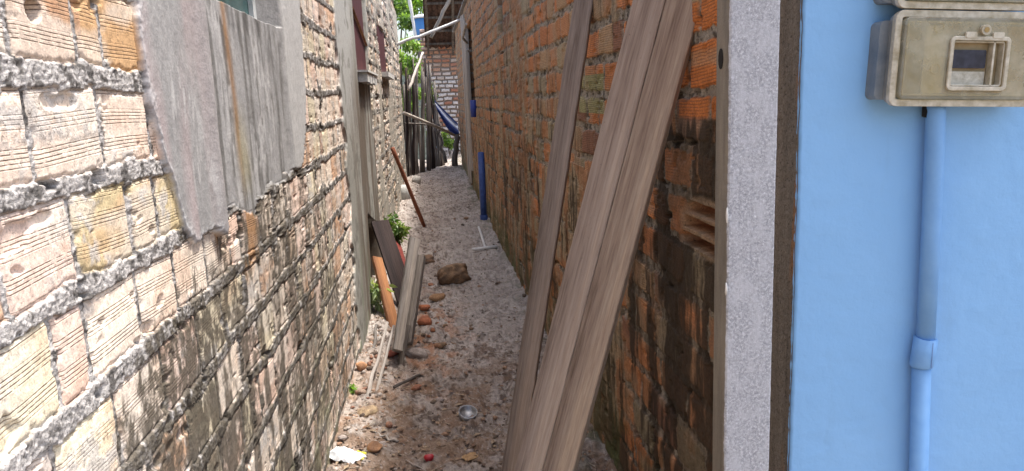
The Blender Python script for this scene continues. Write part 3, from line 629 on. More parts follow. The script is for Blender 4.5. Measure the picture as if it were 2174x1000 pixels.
# countless grit, clods and straw
def scatter(name, n, f, mat, label, seed, ymin=2.7, ymax=16, cat='gravel'):
    rng = random.Random(seed); VV = []; FF = []; CC = []; base = 0
    for _ in range(n):
        y = 1 / rng.uniform(1 / ymax, 1 / ymin); x = rng.uniform(LX + .02, RX - .02)
        v, fc, c = f(rng, x, y); VV += v; FF += [tuple(i + base for i in q) for q in fc]; CC += [c] * len(v); base += len(v)
    o = fast_mesh(name, np.array(VV), np.array(FF), mat, None, {'Col': np.array(CC)}, False)
    return tag(o, label, cat, kind='stuff')
import bmesh
_bm = bmesh.new(); bmesh.ops.create_icosphere(_bm, subdivisions=1, radius=1); ICO = [tuple(v.co) for v in _bm.verts]; ICF = [tuple(x.index for x in f.verts) for f in _bm.faces]; _bm.free()
def grit(rng, x, y):
    if rng.random() < .45: x = LX + .03 + abs(rng.gauss(0, .22))
    s = rng.uniform(.0025, .0075) * (1 + (rng.random() < .12) * 1.6) * (1 + .10 * y); z = gh(x, y) + s * .2; a = rng.uniform(0, 6); k = [rng.uniform(.6, 1.2) for _ in range(3)]
    c = rng.choice([(.38, .33, .29), (.30, .22, .17), (.12, .09, .07), (.33, .21, .14), (.33, .28, .25), (.2, .15, .11), (.10, .075, .06)])
    out = []
    for p in ICO:
        j = rng.uniform(.8, 1.2); q = (p[0] * k[0] * s * j, p[1] * k[1] * s * j, p[2] * k[2] * s * .7 * j)
        out.append((x + q[0] * math.cos(a) - q[1] * math.sin(a), y + q[0] * math.sin(a) + q[1] * math.cos(a), z + q[2]))
    return out, ICF, c
scatter('gravel', 1300, grit, M_RUBBLE, 'grit, clods and small stones strewn over the alley soil', 3)
def straw(rng, x, y):
    l = rng.uniform(.02, .09); a = rng.gauss(0, 1.2) + .3; t = rng.uniform(.0007, .0018); z = gh(x, y) + .006; dx, dy = math.cos(a) * l / 2, math.sin(a) * l / 2
    up_ = rng.uniform(-.01, .014); nx, ny = -math.sin(a) * t, math.cos(a) * t
    v = [(x - dx + nx, y - dy + ny, z - t), (x - dx - nx, y - dy - ny, z - t), (x - dx, y - dy, z + t), (x + dx + nx, y + dy + ny, z - t + up_), (x + dx - nx, y + dy - ny, z - t + up_), (x + dx, y + dy, z + t + up_)]
    c = rng.choice([(.42, .36, .27), (.30, .23, .16), (.16, .12, .08), (.34, .28, .21)])
    return v, [(0, 1, 4), (0, 4, 3), (1, 2, 5), (1, 5, 4), (2, 0, 3), (2, 3, 5)], c
scatter('dry_straw', 520, straw, M_RUBBLE, 'dry straw and twiglets strewn over the near end of the alley floor', 9, 2.8, 7.5, 'straw')
def leafy(rng, x, y):
    s = rng.uniform(.010, .026); a = rng.uniform(0, 6); z = gh(x, y) + .006; ca, sa = math.cos(a) * s, math.sin(a) * s
    cu = rng.uniform(.002, .012)
    v = [(x - ca, y - sa, z), (x + sa * .5, y - ca * .5, z + cu), (x + ca, y + sa, z + cu * .5), (x - sa * .5, y + ca * .5, z + cu * .8)]
    return v, [(0, 1, 2), (0, 2, 3)], rng.choice([(.19, .12, .08), (.26, .18, .12), (.12, .08, .06), (.32, .24, .16)])
scatter('dead_leaves', 520, leafy, M_RUBBLE, 'brown dead leaves scattered over the alley floor', 14, 2.8, 9, 'leaves')

# ================================================================== BOARDS AND STICKS
def board(name, foot, top, w, t, normal, mat, label=None, cat=None, group=None, rag=.003, bow=0., seed=1, cut=0., parent=None, w2=None, knots=()):
    """a plank from foot to top; own z runs along it, y points through it towards -normal"""
    foot = Vector(foot); top = Vector(top); ax = (top - foot); ln = ax.length; ax.normalize(); nrm = Vector(normal); nrm = (nrm - ax * nrm.dot(ax)).normalized(); xa = ax.cross(-nrm).normalized()
    xa = (-nrm).cross(ax).normalized()
    n = max(10, int(ln / .02)); rng = random.Random(seed); vs = []; fs = []; w2 = w2 or w
    NX = 9
    for i in range(n + 1):
        s = i / n; ww = (w * (1 - s) + w2 * s) / 2; b = bow * math.sin(PI * s)
        e0 = rag * 2 * (float(fbm(np.array([s * ln * 22]), np.array([seed * 1.3]), 3, 4)[0]) - .5); e1 = rag * 2 * (float(fbm(np.array([s * ln * 22]), np.array([seed * 2.7 + 9]), 3, 4)[0]) - .5)
        prof = []
        x0, x1 = -ww + e0, ww + e1; bv = min(t * .16, .003)
        prof += [(x0, -t / 2 + bv), (x0 + bv, -t / 2)] + [(x0 + (x1 - x0) * k / NX, -t / 2) for k in range(1, NX)] + [(x1 - bv, -t / 2), (x1, -t / 2 + bv), (x1, t / 2 - bv), (x1 - bv, t / 2), (x0 + bv, t / 2), (x0, t / 2 - bv)]
        for (px_, py_) in prof:
            zc = s * ln + cut * (px_ / max(ww, 1e-4)) * (s ** 12) * w
            vs.append((px_ + b, py_ + (float(vn(px_ * 25 + seed, s * ln * 6, 4)) - .5) * .002, zc))
    m = len(prof)
    for i in range(n):
        for k in range(m): a = i * m + k; c = i * m + (k + 1) % m; fs.append((a, c, c + m, a + m))
    fs.append(tuple(range(m))[::-1]); fs.append(tuple(n * m + k for k in range(m)))
    o = obj(name, vs, fs, mat, parent); o.matrix_world = Matrix(((xa.x, -nrm.x, ax.x, foot.x), (xa.y, -nrm.y, ax.y, foot.y), (xa.z, -nrm.z, ax.z, foot.z), (0, 0, 0, 1)))
    if label: tag(o, label, cat, group)
    return o
def extend_to(a, b, z):  # the point at height z on the line through a and b
    s = (z - a.z) / (b.z - a.z); return a + (b - a) * s
def pole(name, a, b, r, mat, label=None, cat=None, group=None, seed=1, r2=None, wob=.012, n=8):
    a = Vector(a); b = Vector(b); ax = (b - a).normalized(); ln = (b - a).length; rng = random.Random(seed); K = max(6, int(ln / .12)); r2 = r2 or r * .8
    pts = [(rng.gauss(0, 1) * wob * r / .02 * .5 if 0 < i < K else 0, rng.gauss(0, 1) * wob * r / .02 * .5 if 0 < i < K else 0, ln * i / K) for i in range(K + 1)]
    mb = MB().tube(pts, [(r + (r2 - r) * i / K) * rng.uniform(.9, 1.1) for i in range(K + 1)], n)
    o = mb.build(name, mat, None, True); q = ax.to_track_quat('Z', 'Y'); o.rotation_mode = 'QUATERNION'; o.rotation_quaternion = q; o.location = a
    if label: tag(o, label, cat, group)
    return o
# the wide planks by the post
YB = 2.16
Lb, Lt = ony(1124, 1000, YB + .06), ony(1381, 0, YB - .05)
FN = (-.62, -.8, .1)
LW, RW = .094, .098
board('plank', extend_to(Lb, Lt, 0.012), Lt + (Lt - Lb) * .012, LW, .028, FN, M_WOOD_A, 'grey brown weathered plank with a cut top corner, leaning on the orange block wall', 'plank', 'two wide planks leaning side by side', seed=3, cut=.16, rag=.0015)
_ax = (Lt - Lb).normalized(); _n = Vector(FN); _n = (_n - _ax * _n.dot(_ax)).normalized(); _x = (-_n).cross(_ax).normalized()
off = _x * ((LW + RW) / 2 + .0022) - _n * .0015
board('plank', extend_to(Lb, Lt, 0.012) + off, Lt + (Lt - Lb) * .14 + off, RW, .032, FN, M_WOOD_B, 'warmer brown plank with a pale streak leaning nearest the concrete post', 'plank', 'two wide planks leaning side by side', seed=8, rag=.0015)
Nb, Nt = ony(1087, 1000, 2.95), onx(1240, 5, RX - .035)
board('batten', extend_to(Nb, Nt, 0.015), Nt + (Nt - Nb) * .004, .086, .030, (-.45, -.9, .1), wood('dull_brown_timber', (.13, .10, .08), (.27, .215, .175), (.39, .32, .27)), 'long narrow brown plank leaning on the block wall behind the wide planks', 'plank', seed=12, rag=.004)

# left side: boards and sticks leaning on the pale wall
f0 = ong(838, 700); tp = onx(800, 548, LX + .06)
board('board', f0, tp, .085, .03, (.5, -.86, .2), M_WOOD_O, 'short bright orange brown board leaning on the pale wall', 'board', seed=21)
f1_ = ong(868, 655); tq = onx(806, 470, LX + .07)
board('board', f1_, tq, .155, .028, (.4, -.9, .2), M_WOOD_R, 'broad dark purple brown board leaning behind the orange one', 'board', seed=22)
board('board', ong(872, 620), onx(838, 505, LX + .10), .11, .025, (.4, -.9, .2), plain('red_paint_board', (.13, .025, .02), (.28, .06, .045), 20, .002, .7), 'dark red board half hidden behind the weeds and the grey post', 'board', seed=23)
pg = tag(empty('split_post', ong(855, 775)), 'split grey wooden post with a pointed foot leaning in front of the boards', 'post')
pf = ong(850, 772); pt_ = ony(880, 508, pf.y + .55)
def child_board(name, a, b, w, t, nrm, mat, seed, parent, **k):
    o = board(name, a, b, w, t, nrm, mat, seed=seed, **k); bpy.context.view_layer.update(); mwx = o.matrix_world.copy(); o.parent = parent; o.matrix_parent_inverse = Matrix.Translation(-parent.location); o.matrix_world = mwx; return o
child_board('front_half', ony(843, 745, pf.y - .05), pt_, .06, .04, (.2, -1, .1), M_WOOD_G, 31, pg, w2=.075, rag=.006)
child_board('rear_half', ony(866, 730, pf.y + .10), ony(892, 545, pf.y + .6), .05, .05, (-.3, -1, .1), M_WOOD_G, 32, pg, w2=.07, rag=.008)
child_board('point', pf + Vector((0, 0, -.02)), ony(862, 690, pf.y + .1), .022, .03, (.2, -1, .1), M_STAKE, 33, pg, w2=.06, rag=.004)
pole('stick', ong(774, 868) + Vector((0, 0, .01)), ony(822, 685, 4.7), .012, M_STICK, 'pale bare stick leaning from the tan stone towards the pale wall', 'stick', 'sticks leaning beside the grey post', 41)
pole('stick', ong(797, 842), ony(836, 692, 4.9), .012, M_STICK, 'pale stick with a crooked top, nearest the split grey post', 'stick', 'sticks leaning beside the grey post', 42)
pole('stick', ong(790, 770), ony(799, 690, 5.2), .012, M_WOOD_G, 'short dull grey stick hard against the pale wall', 'stick', 'sticks leaning beside the grey post', 43)
pole('rusty_bar', ong(901, 481), onx(833, 314, LX + .06), .026, M_RUST, 'rust red bar propped between the alley floor and the rough wall', 'bar', None, 44, .026, .002)
pole('twig', ong(836, 828) + Vector((0, 0, .015)), ong(892, 806) + Vector((0, 0, .03)), .010, M_STAKE, 'short dark twig lying on the soil near the tan stone', 'twig', None, 45)
pole('twig', ong(795, 925) + Vector((0, 0, .02)), ong(846, 942) + Vector((0, 0, .012)), .007, M_STICK, 'pale peeled twig lying on the soil near the brown stone', 'twig', None, 46, wob=.03)
pole('twig', ong(862, 985) + Vector((0, 0, .02)), ong(905, 1005) + Vector((0, 0, .012)), .003, M_STICK, 'thin straw coloured twig at the near edge of the soil, beside the red cap', 'twig', None, 47, wob=.03)
pole('twig', ong(820, 640) , ony(818, 560, 6.6), .012, M_STAKE, 'dark upright twig in the shade between the wall and the orange board', 'twig', None, 48)

# ================================================================== LITTER
def M_(name, c, rough=.4, spec=.5): return plain(name, tuple(x * .85 for x in c), c, 20, .0006, rough, spec=spec)
p = ong(993, 884); cup = tag(empty('cup', (p.x, p.y, gh(p.x, p.y) + .01)), 'small grey metal cap lying rim up in the middle of the soil', 'cap')
mb = MB(); n = 26
prof = [(.040, .0), (.048, .004), (.050, .030), (.045, .030), (.044, .008), (.0, .008)]
vs = []; fs = []
for (r, z) in prof:
    for k in range(n): a = 2 * PI * k / n; vs.append((max(r, .0005) * math.cos(a), max(r, .0005) * math.sin(a), z))
for i in range(len(prof) - 1):
    for k in range(n): a = i * n + k; b = i * n + (k + 1) % n; fs.append((a, b, b + n, a + n))
fs.append(tuple(range(n))[::-1]); o = obj('shell', vs, fs, M_METAL, cup, True); o.rotation_euler = (.35, .1, 0)
p = ong(912, 979); mb = MB().tube([(-.019, 0, 0), (-.017, 0, .002), (.014, 0, .004), (.018, 0, .002)], [.012, .016, .016, .011], 14)
tag(mb.build('bottle_cap', M_('red_plastic', (.40, .02, .03)), None, True, (p.x, p.y, gh(p.x, p.y) + .014)), 'bright red plastic cap at the near edge of the soil', 'bottle cap')
# crumpled carton and wrapper: folded sheets with thickness
def crumple(name, px, py, sx, sy, hgt, mat, label, cat, seed, rz=0, thick=.0015):
    n = 26; u = np.linspace(-1, 1, n); U, V = np.meshgrid(u, u, indexing='ij'); U = U.ravel(); V = V.ravel()
    r = np.minimum(1, np.maximum(np.abs(U), np.abs(V)))
    h = hgt * (1 - .75 * r ** 2) * (.35 + 1.1 * fbm(U * 2.1 + seed, V * 2.1, seed, 4)) + hgt * .5 * np.abs(fbm(U * 4 + seed, V * 4, seed + 5, 3) - .5)
    ed = 1 - .18 * fbm(U * 3, V * 3, seed + 9, 3); P = np.stack([U * sx * ed, V * sy * ed, h], 1); Q = P.copy(); Q[:, 2] -= thick
    F = grid_faces(n, n, True); F2 = grid_faces(n, n) + n * n
    o = fast_mesh(name, np.concatenate([P, Q]), np.concatenate([F, F2]), mat, None, {}, False); p = ong(px, py); o.location = (p.x, p.y, gh(p.x, p.y) + .004); o.rotation_euler.z = rz
    return tag(o, label, cat)
crumple('plastic_bag', 733, 990, .10, .050, .055, M_('white_film', (.84, .85, .86)), 'crumpled glossy white plastic bag at the foot of the pale wall', 'plastic bag', 3, -.6)
crumple('wrapper', 766, 975, .048, .028, .03, M_('yellow_film', (.72, .66, .06)), 'crumpled bright yellow wrapper beside the white plastic bag', 'wrapper', 6, -.7)
crumple('dead_leaf', 1000, 972, .04, .03, .02, M_('dry_leaf_brown', (.42, .27, .14), .8, .2), 'curled tan dead leaf on the soil at the foot of the narrow plank', 'leaf', 8, .5)
mw_ = tag(empty('drain_pipe', ong(1018, 470)), 'dark blue plastic pipe standing against the orange block wall', 'pipe')
bx = RX - .07
g = MB().tube([(bx, 10.05, -.02), (bx + .004, 10.1, .4), (bx + .015, 10.3, .90)], .044, 16)
pb = g.build('upright', plain('blue_pipe', (.03, .06, .20), (.05, .10, .30), 14, .002, .5), mw_, True); pb.matrix_parent_inverse = Matrix.Translation(-mw_.location)
g = MB().tube([(bx, 10.05, -.03), (bx, 10.05, .08)], .052, 16); q = g.build('socket', bpy.data.materials['blue_pipe'], mw_, True); q.matrix_parent_inverse = Matrix.Translation(-mw_.location)
a_, b2_ = ong(1003, 530, .03), ong(1055, 524, .03); wp = tag(empty('thin_pipe', a_), 'thin white plastic pipe with a tee lying on the soil before the blue pipe', 'pipe')
for nm, pts, r in (('cross_piece', [a_, b2_], .019), ('long_piece', [ong(1030, 527, .03), ong(1022, 500, .04), ong(1016, 482, .05)], .013)):
    q = MB().tube(pts, r, 10).build(nm, M_WHITE, wp, True); q.matrix_parent_inverse = Matrix.Translation(-wp.location)
q1 = onx(1006, 232, RX - .04); tag(MB().tube([q1 + Vector((0, 0, -.12)), q1 + Vector((0, 0, .14))], .055, 12).build('blue_tin', M_('blue_tin_paint', (.02, .05, .30)), None, True), 'small dark blue tin hanging on the block wall below the doorway', 'tin')

# ================================================================== CONCRETE POST
mC, tC, bC = newmat('cast_concrete'); vC = coords(tC)
f1 = noise(tC, 170, 6, vC, .8); f2 = noise(tC, 34, 6, coords(tC, (1, 1, .5)), .75); f3 = noise(tC, 5, 3, vC)
cC = ramp(tC, f1, [(.32, (.21, .217, .232)), (.50, (.36, .368, .39)), (.66, (.68, .69, .72))])
cC = mixc(tC, ramp(tC, f2, [(.47, (0, 0, 0)), (.60, (.75, .75, .75))]), cC, (.48, .49, .515))
geo = tC.nodes.new('ShaderNodeNewGeometry')
tcC = tC.nodes.new('ShaderNodeTexCoord'); sx = tC.nodes.new('ShaderNodeSeparateXYZ'); L(tC, tcC.outputs['Object'], sx.inputs[0])
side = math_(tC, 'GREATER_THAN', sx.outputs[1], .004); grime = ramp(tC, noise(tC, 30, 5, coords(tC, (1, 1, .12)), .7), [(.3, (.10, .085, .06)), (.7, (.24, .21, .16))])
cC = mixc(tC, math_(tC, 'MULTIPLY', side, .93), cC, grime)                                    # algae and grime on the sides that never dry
L(tC, cC, bC.inputs['Base Color']); bC.inputs['Roughness'].default_value = .85
bump(tC, bC, math_(tC, 'ADD', f1, math_(tC, 'MULTIPLY', f2, .4)), 1., .0022)
PY, x0, x1, dp = 1.345, .5435, .6385, .062
zs_ = np.linspace(-.05, 3.0, 560); vs = []; fs = []
rr = .004; prof0 = [(x0, dp), (x0, .020), (x0, rr), (x0 + rr * .4, rr * .3), (x0 + rr, 0)] + [(x0 + (x1 - x0) * k / 8, 0) for k in range(1, 8)] + [(x1 - rr, 0), (x1 - rr * .4, rr * .3), (x1, rr), (x1, .02), (x1, dp)]
for i, z in enumerate(zs_):
    for k, (x, y) in enumerate(prof0):
        nse = (float(vn(z * 150, k * 1.7, 3)) - .5) * .0010 + (float(vn(z * 7, k * .1, 5)) - .5) * .0016
        c = 1.6 if 1 < k < 5 or len(prof0) - 5 < k < len(prof0) - 1 else .5
        vs.append((x + nse * c, y + nse * c * .8, z))
m = len(prof0)
for i in range(len(zs_) - 1):
    for k in range(m): a = i * m + k; b = i * m + (k + 1) % m; fs.append((a, b, b + m, a + m))
fs.append(tuple((len(zs_) - 1) * m + k for k in range(m)))
post = tag(empty('concrete_post', (0, PY, 0)), 'tall pale grey square concrete post at the corner of the blue house', 'post')
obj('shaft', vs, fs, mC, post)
hp = onx(1531, 125, x0); g = MB(); g.tube([(x0 - .0015, hp.y - PY, hp.z), (x0 + .01, hp.y - PY, hp.z)], .011, 14); 
for v in g.v: v.z = hp.z + (v.z - hp.z) * 1.7
g.build('hole', M_DARK, post)  # near-black plug stands in for the shade of a hole
for (px, py, s) in ((1538, 458, .015), (1539, 614, .014)):
    c = onx(px, py, x0 - .001); vs, fs = stone_mesh(R_, .0022, .004, s, 2, .5)
    obj('mortar_blob', [(v.x + x0, v.y + .001, v.z + ony(px, py, PY).z) for v in vs], fs, M_WHITE, post, True)

# ================================================================== METER BOXES AND CONDUIT
mP, tP, bP = newmat('yellowed_clear_plastic'); vP = coords(tP)
fP = noise(tP, 26, 4, vP, .7)
L(tP, ramp(tP, fP, [(.3, (.46, .43, .31)), (.55, (.56, .54, .43)), (.75, (.68, .67, .57))]), bP.inputs['Base Color']); bP.inputs['Roughness'].default_value = .32
bP.inputs['Specular IOR Level'].default_value = .6; bP.inputs['Coat Weight'].default_value = .3; bP.inputs['Coat Roughness'].default_value = .2
bump(tP, bP, fP, .7, .0015)
trP = tP.nodes.new('ShaderNodeBsdfTransparent'); trP.inputs[0].default_value = (.93, .87, .68, 1); mxP = tP.nodes.new('ShaderNodeMixShader')
L(tP, ramp(tP, noise(tP, 14, 4, vP), [(.3, (.50,) * 3), (.7, (.78,) * 3)]), mxP.inputs[0]); L(tP, bP.outputs[0], mxP.inputs[1]); L(tP, trP.outputs[0], mxP.inputs[2]); L(tP, mxP.outputs[0], tP.nodes['Material Output'].inputs[0])
mRim = plain('yellowed_rim_plastic', (.30, .26, .17), (.56, .52, .42), 45, .001, .3, spec=.6)
mOlive = plain('olive_grime', (.10, .11, .04), (.20, .17, .08), 30, .002, .7)
mBase = plain('grey_base_plastic', (.14, .17, .2), (.26, .28, .28), 14, .001, .4)
mGreyM = plain('meter_casing_grey', (.36, .36, .36), (.50, .50, .49), 20, .001, .5)
mDisp, tD, bD = newmat('dark_display'); bD.inputs['Roughness'].default_value = .2
L(tD, ramp(tD, noise(tD, 60, 3, coords(tD)), [(.4, (.012, .014, .03)), (.7, (.035, .04, .07))]), bD.inputs['Base Color'])
def meter(loc, label):
    """local x right, z up, wall at y=0, outwards is -y; origin at the lid's lower left corner"""
    e = empty('meter_box', loc); tag(e, label, 'meter box', 'electricity meter boxes on the blue wall'); e.rotation_euler = (0, math.radians(2.6), 0); e.scale = (1, .72, 1)
    W, HH = .30, .177
    MB().rbox(-.014, .012, W - .02, .160, -.045, .004, .012).build('base', mBase, e)
    MB().rbox(.004, .006, W - .004, HH - .006, -.066, -.0455, .012, taper=.003).build('back_shell', mBase, e)
    fr = MB().frame(0, 0, W, HH, -.082, -.067, .017, .013).build('rim', mRim, e)
    MB().frame(.0135, .0135, W - .0135, HH - .0135, -.092, -.076, .012, .010).build('lid_step', mP, e)
    # lid face with an opening for the window
    wx0, wz0, wx1, wz1 = .112, .036, .222, .124
    lid = MB()
    yf, yb = -.093, -.0905
    for a, b in (((.020, .020), (wx0, HH - .020)), ((wx1, .020), (W - .020, HH - .020)), ((wx0, .020), (wx1, wz0)), ((wx0, wz1), (wx1, HH - .020))): lid.box((a[0], yf, a[1]), (b[0], yb, b[1]))
    lid.build('lid', mP, e)
    MB().box((.024, -.0885, .024), (.056, -.068, HH - .026)).build('side_terminal', mOlive, e)
    MB().rbox(.060, .024, .104, HH - .028, -.086, -.068, .006).build('meter_casing', mGreyM, e)
    MB().rbox(.1065, .026, W - .024, HH - .026, -.0715, -.068, .004).build('meter_face', plain('meter_face_tan', (.24, .17, .08), (.36, .29, .17), 20, .001, .5), e)
    win = MB().frame(wx0 - .006, wz0 - .006, wx1 + .006, wz1 + .006, -.099, -.0935, .010, .0075).frame(wx0 + .002, wz0 + .002, wx1 - .002, wz1 - .002, -.0925, -.073, .006, .003)
    wo = win.build('window_bezel', mRim, e)
    MB().box((wx0 + .084, -.0925, wz0 + .003), (wx0 + .088, -.0735, wz1 - .003)).build('divider', mRim, wo)
    MB().rbox(wx0 + .006, wz0 + .036, wx0 + .078, wz0 + .070, -.080, -.0735, .003).build('display', mDisp, e)
    MB().box((wx0 + .005, -.077, wz0 + .0045), (wx0 + .080, -.0725, wz0 + .030)).build('nameplate', M_WHITE if False else plain('scuffed_label', (.34, .32, .25), (.52, .5, .42), 90, .001, .5), e)
    for cx_ in (.145, .200):
        MB().rbox(cx_ - .011, wz1 + .003, cx_ + .011, wz1 + .014, -.101, -.0935, .003).build('hinge', mRim, e)
    sc_ = MB(); c0 = (.172, wz1 + .018)
    sc_.tube([(c0[0], -.104, c0[1]), (c0[0], -.093, c0[1])], .0095, 18); s0 = sc_.build('boss', mRim, e)
    MB().tube([(c0[0], -.1055, c0[1]), (c0[0], -.1035, c0[1])], .005, 12).build('screw', plain('brass_screw', (.25, .16, .06), (.4, .28, .12), 60, .001, .4, metal=.7), s0)
    for (qx, qz) in ((.082, .145), (.082, .07), (.262, .145)): MB().frame(qx - .010, qz - .010, qx + .010, qz + .010, -.0945, -.093, .0098, .0016, 6).build('moulded_ring', mP, e)
    return e
YW = 1.425
mb0 = ony(1886, 230, YW - .06)
meter((mb0.x, YW, mb0.z + .004), 'yellowed clear plastic electricity meter box above the conduit, shown whole')
meter((mb0.x + .008, YW, mb0.z + .1835), 'yellowed clear plastic electricity meter box cut off by the top of the picture')
cnd = tag(empty('conduit', (0, YW, 0)), 'blue painted conduit pipe running down the blue wall from the meter box', 'conduit')
mBP, tQ, bQ = newmat('blue_gloss_paint'); L(tQ, ramp(tQ, noise(tQ, 30, 4, coords(tQ)), [(.35, (.165, .345, .62)), (.65, (.19, .38, .65))]), bQ.inputs['Base Color']); bQ.inputs['Roughness'].default_value = .6; bQ.inputs['Specular IOR Level'].default_value = .25
bump(tQ, bQ, noise(tQ, 60, 3, coords(tQ)), .5, .001)
yc = YW - .026; pr = .0185
a = ony(1987, 236, yc); b = ony(1965, 725, yc); c = ony(1956, 770, yc); d = ony(1950, 1000, yc)
for v in (a, b, c, d): v.y = -.026
d0 = c + (d - c) * ((c.z - .0) / (c.z - d.z))
g = MB().tube([a + Vector((-.004, 0, .02)), a, (a + b) / 2 + Vector((.001, 0, 0)), b + Vector((0, 0, -.02))], pr * .96, 28); g.build('upper_length', mBP, cnd, True)
g = MB().tube([c + Vector((0, 0, .005)), c + (d0 - c) * .5, d0], pr * 1.0, 28); g.build('lower_length', mBP, cnd, True)
g = MB().tube([b + Vector((0, 0, .006)), b + Vector((0, 0, .008)), b + (c - b) * .5, c + Vector((0, 0, -.005)), c + Vector((0, 0, -.008))], [pr * 1.1, pr * 1.24, pr * 1.22, pr * 1.22, pr * 1.1], 28); cp = g.build('coupling', mBP, cnd, True)
g = MB(); ce = (b + c) / 2; g.box((ce.x + .003, -.026 - pr * 1.26, c.z - .004), (ce.x + .0045, -.026 - pr * 1.15, b.z + .004)); g.build('seam', plain('seam_shadow_paint', (.14, .25, .45), (.2, .32, .55), 20, 0), cp)
g = MB().tube([a + Vector((-.006, .010, -.012)), a + Vector((-.002, .004, .03))], [.014, .021], 12); g.build('gap_shade', M_DARK, cnd, True)  # near-black tube stands in for the shaded gap under the box

# ================================================================== FAR END OF THE ALLEY
# stake fence: runs from the end of the left wall across towards the passage
sf = tag(empty('stake_fence', (-.5, 15.8, 0)), 'rough fence of dark crooked wooden stakes at the end of the pale wall', 'fence')
rng = random.Random(77)
for i in range(34):
    s = i / 33; px = 853 + (74 if i < 20 else 84) * s + rng.uniform(-1.5, 1.5); y = 15.8 + 3.2 * s + rng.uniform(-.15, .15); top = 150 + 50 * abs(math.sin(i * 1.7)) * .9 - 25 * s + (40 if i in (30, 31, 32, 33) else 0)
    p = ony(px, 300, y); t = ony((px + rng.uniform(-9, 9)) if i < 19 else (905 + rng.uniform(-8, 12) + .25 * (px - 905)), top - rng.uniform(0, 22), y + rng.uniform(-.1, .1)); K = 7; r = rng.uniform(.018, .038)
    pts = [(p.x + (t.x - p.x) * k / K + .5 + rng.gauss(0, .009), y - 15.8 + rng.gauss(0, .009), t.z * k / K) for k in range(K + 1)]
    MB().tube(pts, [r * (1.1 - .4 * k / K) for k in range(K + 1)], 7).build('stake', rng.choice([M_STAKE, M_STAKE, M_WOOD_G, M_WOOD_R]), sf, True)
for (a, b, r) in (((858, 240, 15.6), (975, 292, 18.6), .035), ((858, 262, 15.9), (930, 268, 18.4), .02)):
    A = ony(*a) + Vector((.5, -15.8, 0)); B = ony(*b) + Vector((.5, -15.8, 0)); MB().tube([A, (A + B) / 2 + Vector((0, 0, .02)), B], r, 8).build('rail', M_STICK if r > .03 else M_STAKE, sf, True)
pole('pole', ony(838, 98, 14.9), ony(978, 42, 14.9), .030, M_WHITE if False else plain('grey_white_pole', (.5, .48, .44), (.7, .68, .64), 20, .003), 'long pale pole laid across the alley from wall to wall overhead', 'pole', None, 51, .026, .02)
pole('pole', ony(868, 190, 15.3), ony(898, 112, 16.2), .030, M_STICK, 'pale slanting stick standing against the stake fence', 'pole', None, 52)
pole('pole', ony(968, -30, 20.5), ony(915, 80, 20.5), .055, M_WOOD_G, 'thick grey slanting rafter propping the dark tiled lean-to', 'pole', None, 53, wob=.004)
pole('pole', ony(866, -20, 22), ony(886, 100, 22), .05, M_WHITE, 'thin white upright pole before the blue water tank', 'pole', None, 54, wob=.003)
pole('pole', ony(966, 352, 18.3), ony(969, 285, 18.3), .075, M_STAKE, 'stout dark post at the mouth of the passage carrying the tarpaulin end', 'post', None, 55, wob=.006)
pole('pole', ony(947, 345, 18.6), ony(930, 262, 18.6), .045, M_STAKE, 'dark crooked post leaning in the middle of the passage mouth', 'post', None, 56, wob=.02)
# tarpaulin slung from the fence
n = 14; u = np.linspace(0, 1, n); U, V = np.meshgrid(u, u, indexing='ij'); U = U.ravel(); V = V.ravel()
A, B, Cc, D = [np.array(ony(*q)) for q in ((922, 212, 18.4), (972, 262, 18.6), (976, 298, 18.3), (929, 236, 18.0))]
Pp = (A[None] * (1 - U[:, None]) + B[None] * U[:, None]) * (1 - V[:, None]) + (D[None] * (1 - U[:, None]) + Cc[None] * U[:, None]) * V[:, None]
Pp[:, 1] += .12 * np.sin(V * 9) ; Pp[:, 2] -= .1 * np.sin(PI * U) * V
mT, tT, bT = newmat('tarpaulin'); sT = t_ = N(tT, 'ShaderNodeAttribute', attribute_name='Col'); L(tT, sT.outputs['Color'], bT.inputs['Base Color']); bT.inputs['Roughness'].default_value = .5
cT = np.where(((V > .12) & (V < .42))[:, None], np.array([[.62, .66, .74]]), np.array([[.10, .16, .48]]))
Q = Pp.copy(); Q[:, 2] -= .01; F = grid_faces(n, n)
tag(fast_mesh('tarpaulin', np.concatenate([Pp, Q]), np.concatenate([F, grid_faces(n, n, True) + n * n]), mT, None, {'Col': np.concatenate([cT, cT])}), 'blue and white striped tarpaulin slung at the end of the stake fence', 'tarpaulin')
p = ong(921, 352); bk = tag(empty('bucket', (p.x, 20.2, 0)), 'blue plastic bucket standing behind the gap in the stake fence', 'bucket')
zb = ony(920, 316, 20.2).z
MB().tube([(0, 0, .0), (0, 0, zb)], [.09, .09], 12).build('stand', M_STICK, bk); MB().tube([(0, 0, zb + .002), (0, 0, zb + .36)], [.10, .145], 16).build('pail', M_('bucket_blue', (.05, .25, .6)), bk, True)
# far brick wall, its lower courses whitewashed and lightened to paint in sunlight
fwall = tag(empty('far_brick_wall', (.6, 24.0, 0)), 'brick wall with whitewash and painted sunlight on its lower courses closing the end of the alley', 'wall')
LAYF = layout(0, .13, 40, -2, 3, 91, (.27, .2))
xs = np.linspace(-.75, 1.8, 420); zz = np.linspace(-.06, 3.75, 400); U, V = grid(xs, zz)
d, k, idx, lz, a, ln = bricks(U, V, LAYF, .03, .035, .02, 920, .012); mask = ss(0, .01, d); r = hsh(k, idx, 41)
col = pick(r, [(.35, (.62, .34, .22)), (.6, (.60, .45, .36)), (.8, (.68, .56, .48)), (1.01, (.55, .26, .17))]); wh = ss(2.75, 2.45, V + .25 * fbm(U * 3, V * 3, 921, 3)) * (hsh(k, idx, 43) > .2)
col = mix3(col, np.array([.86, .80, .75]), wh * .9); col = mix3(np.tile(np.array([.36, .29, .24]), (len(U), 1)), col, mask)
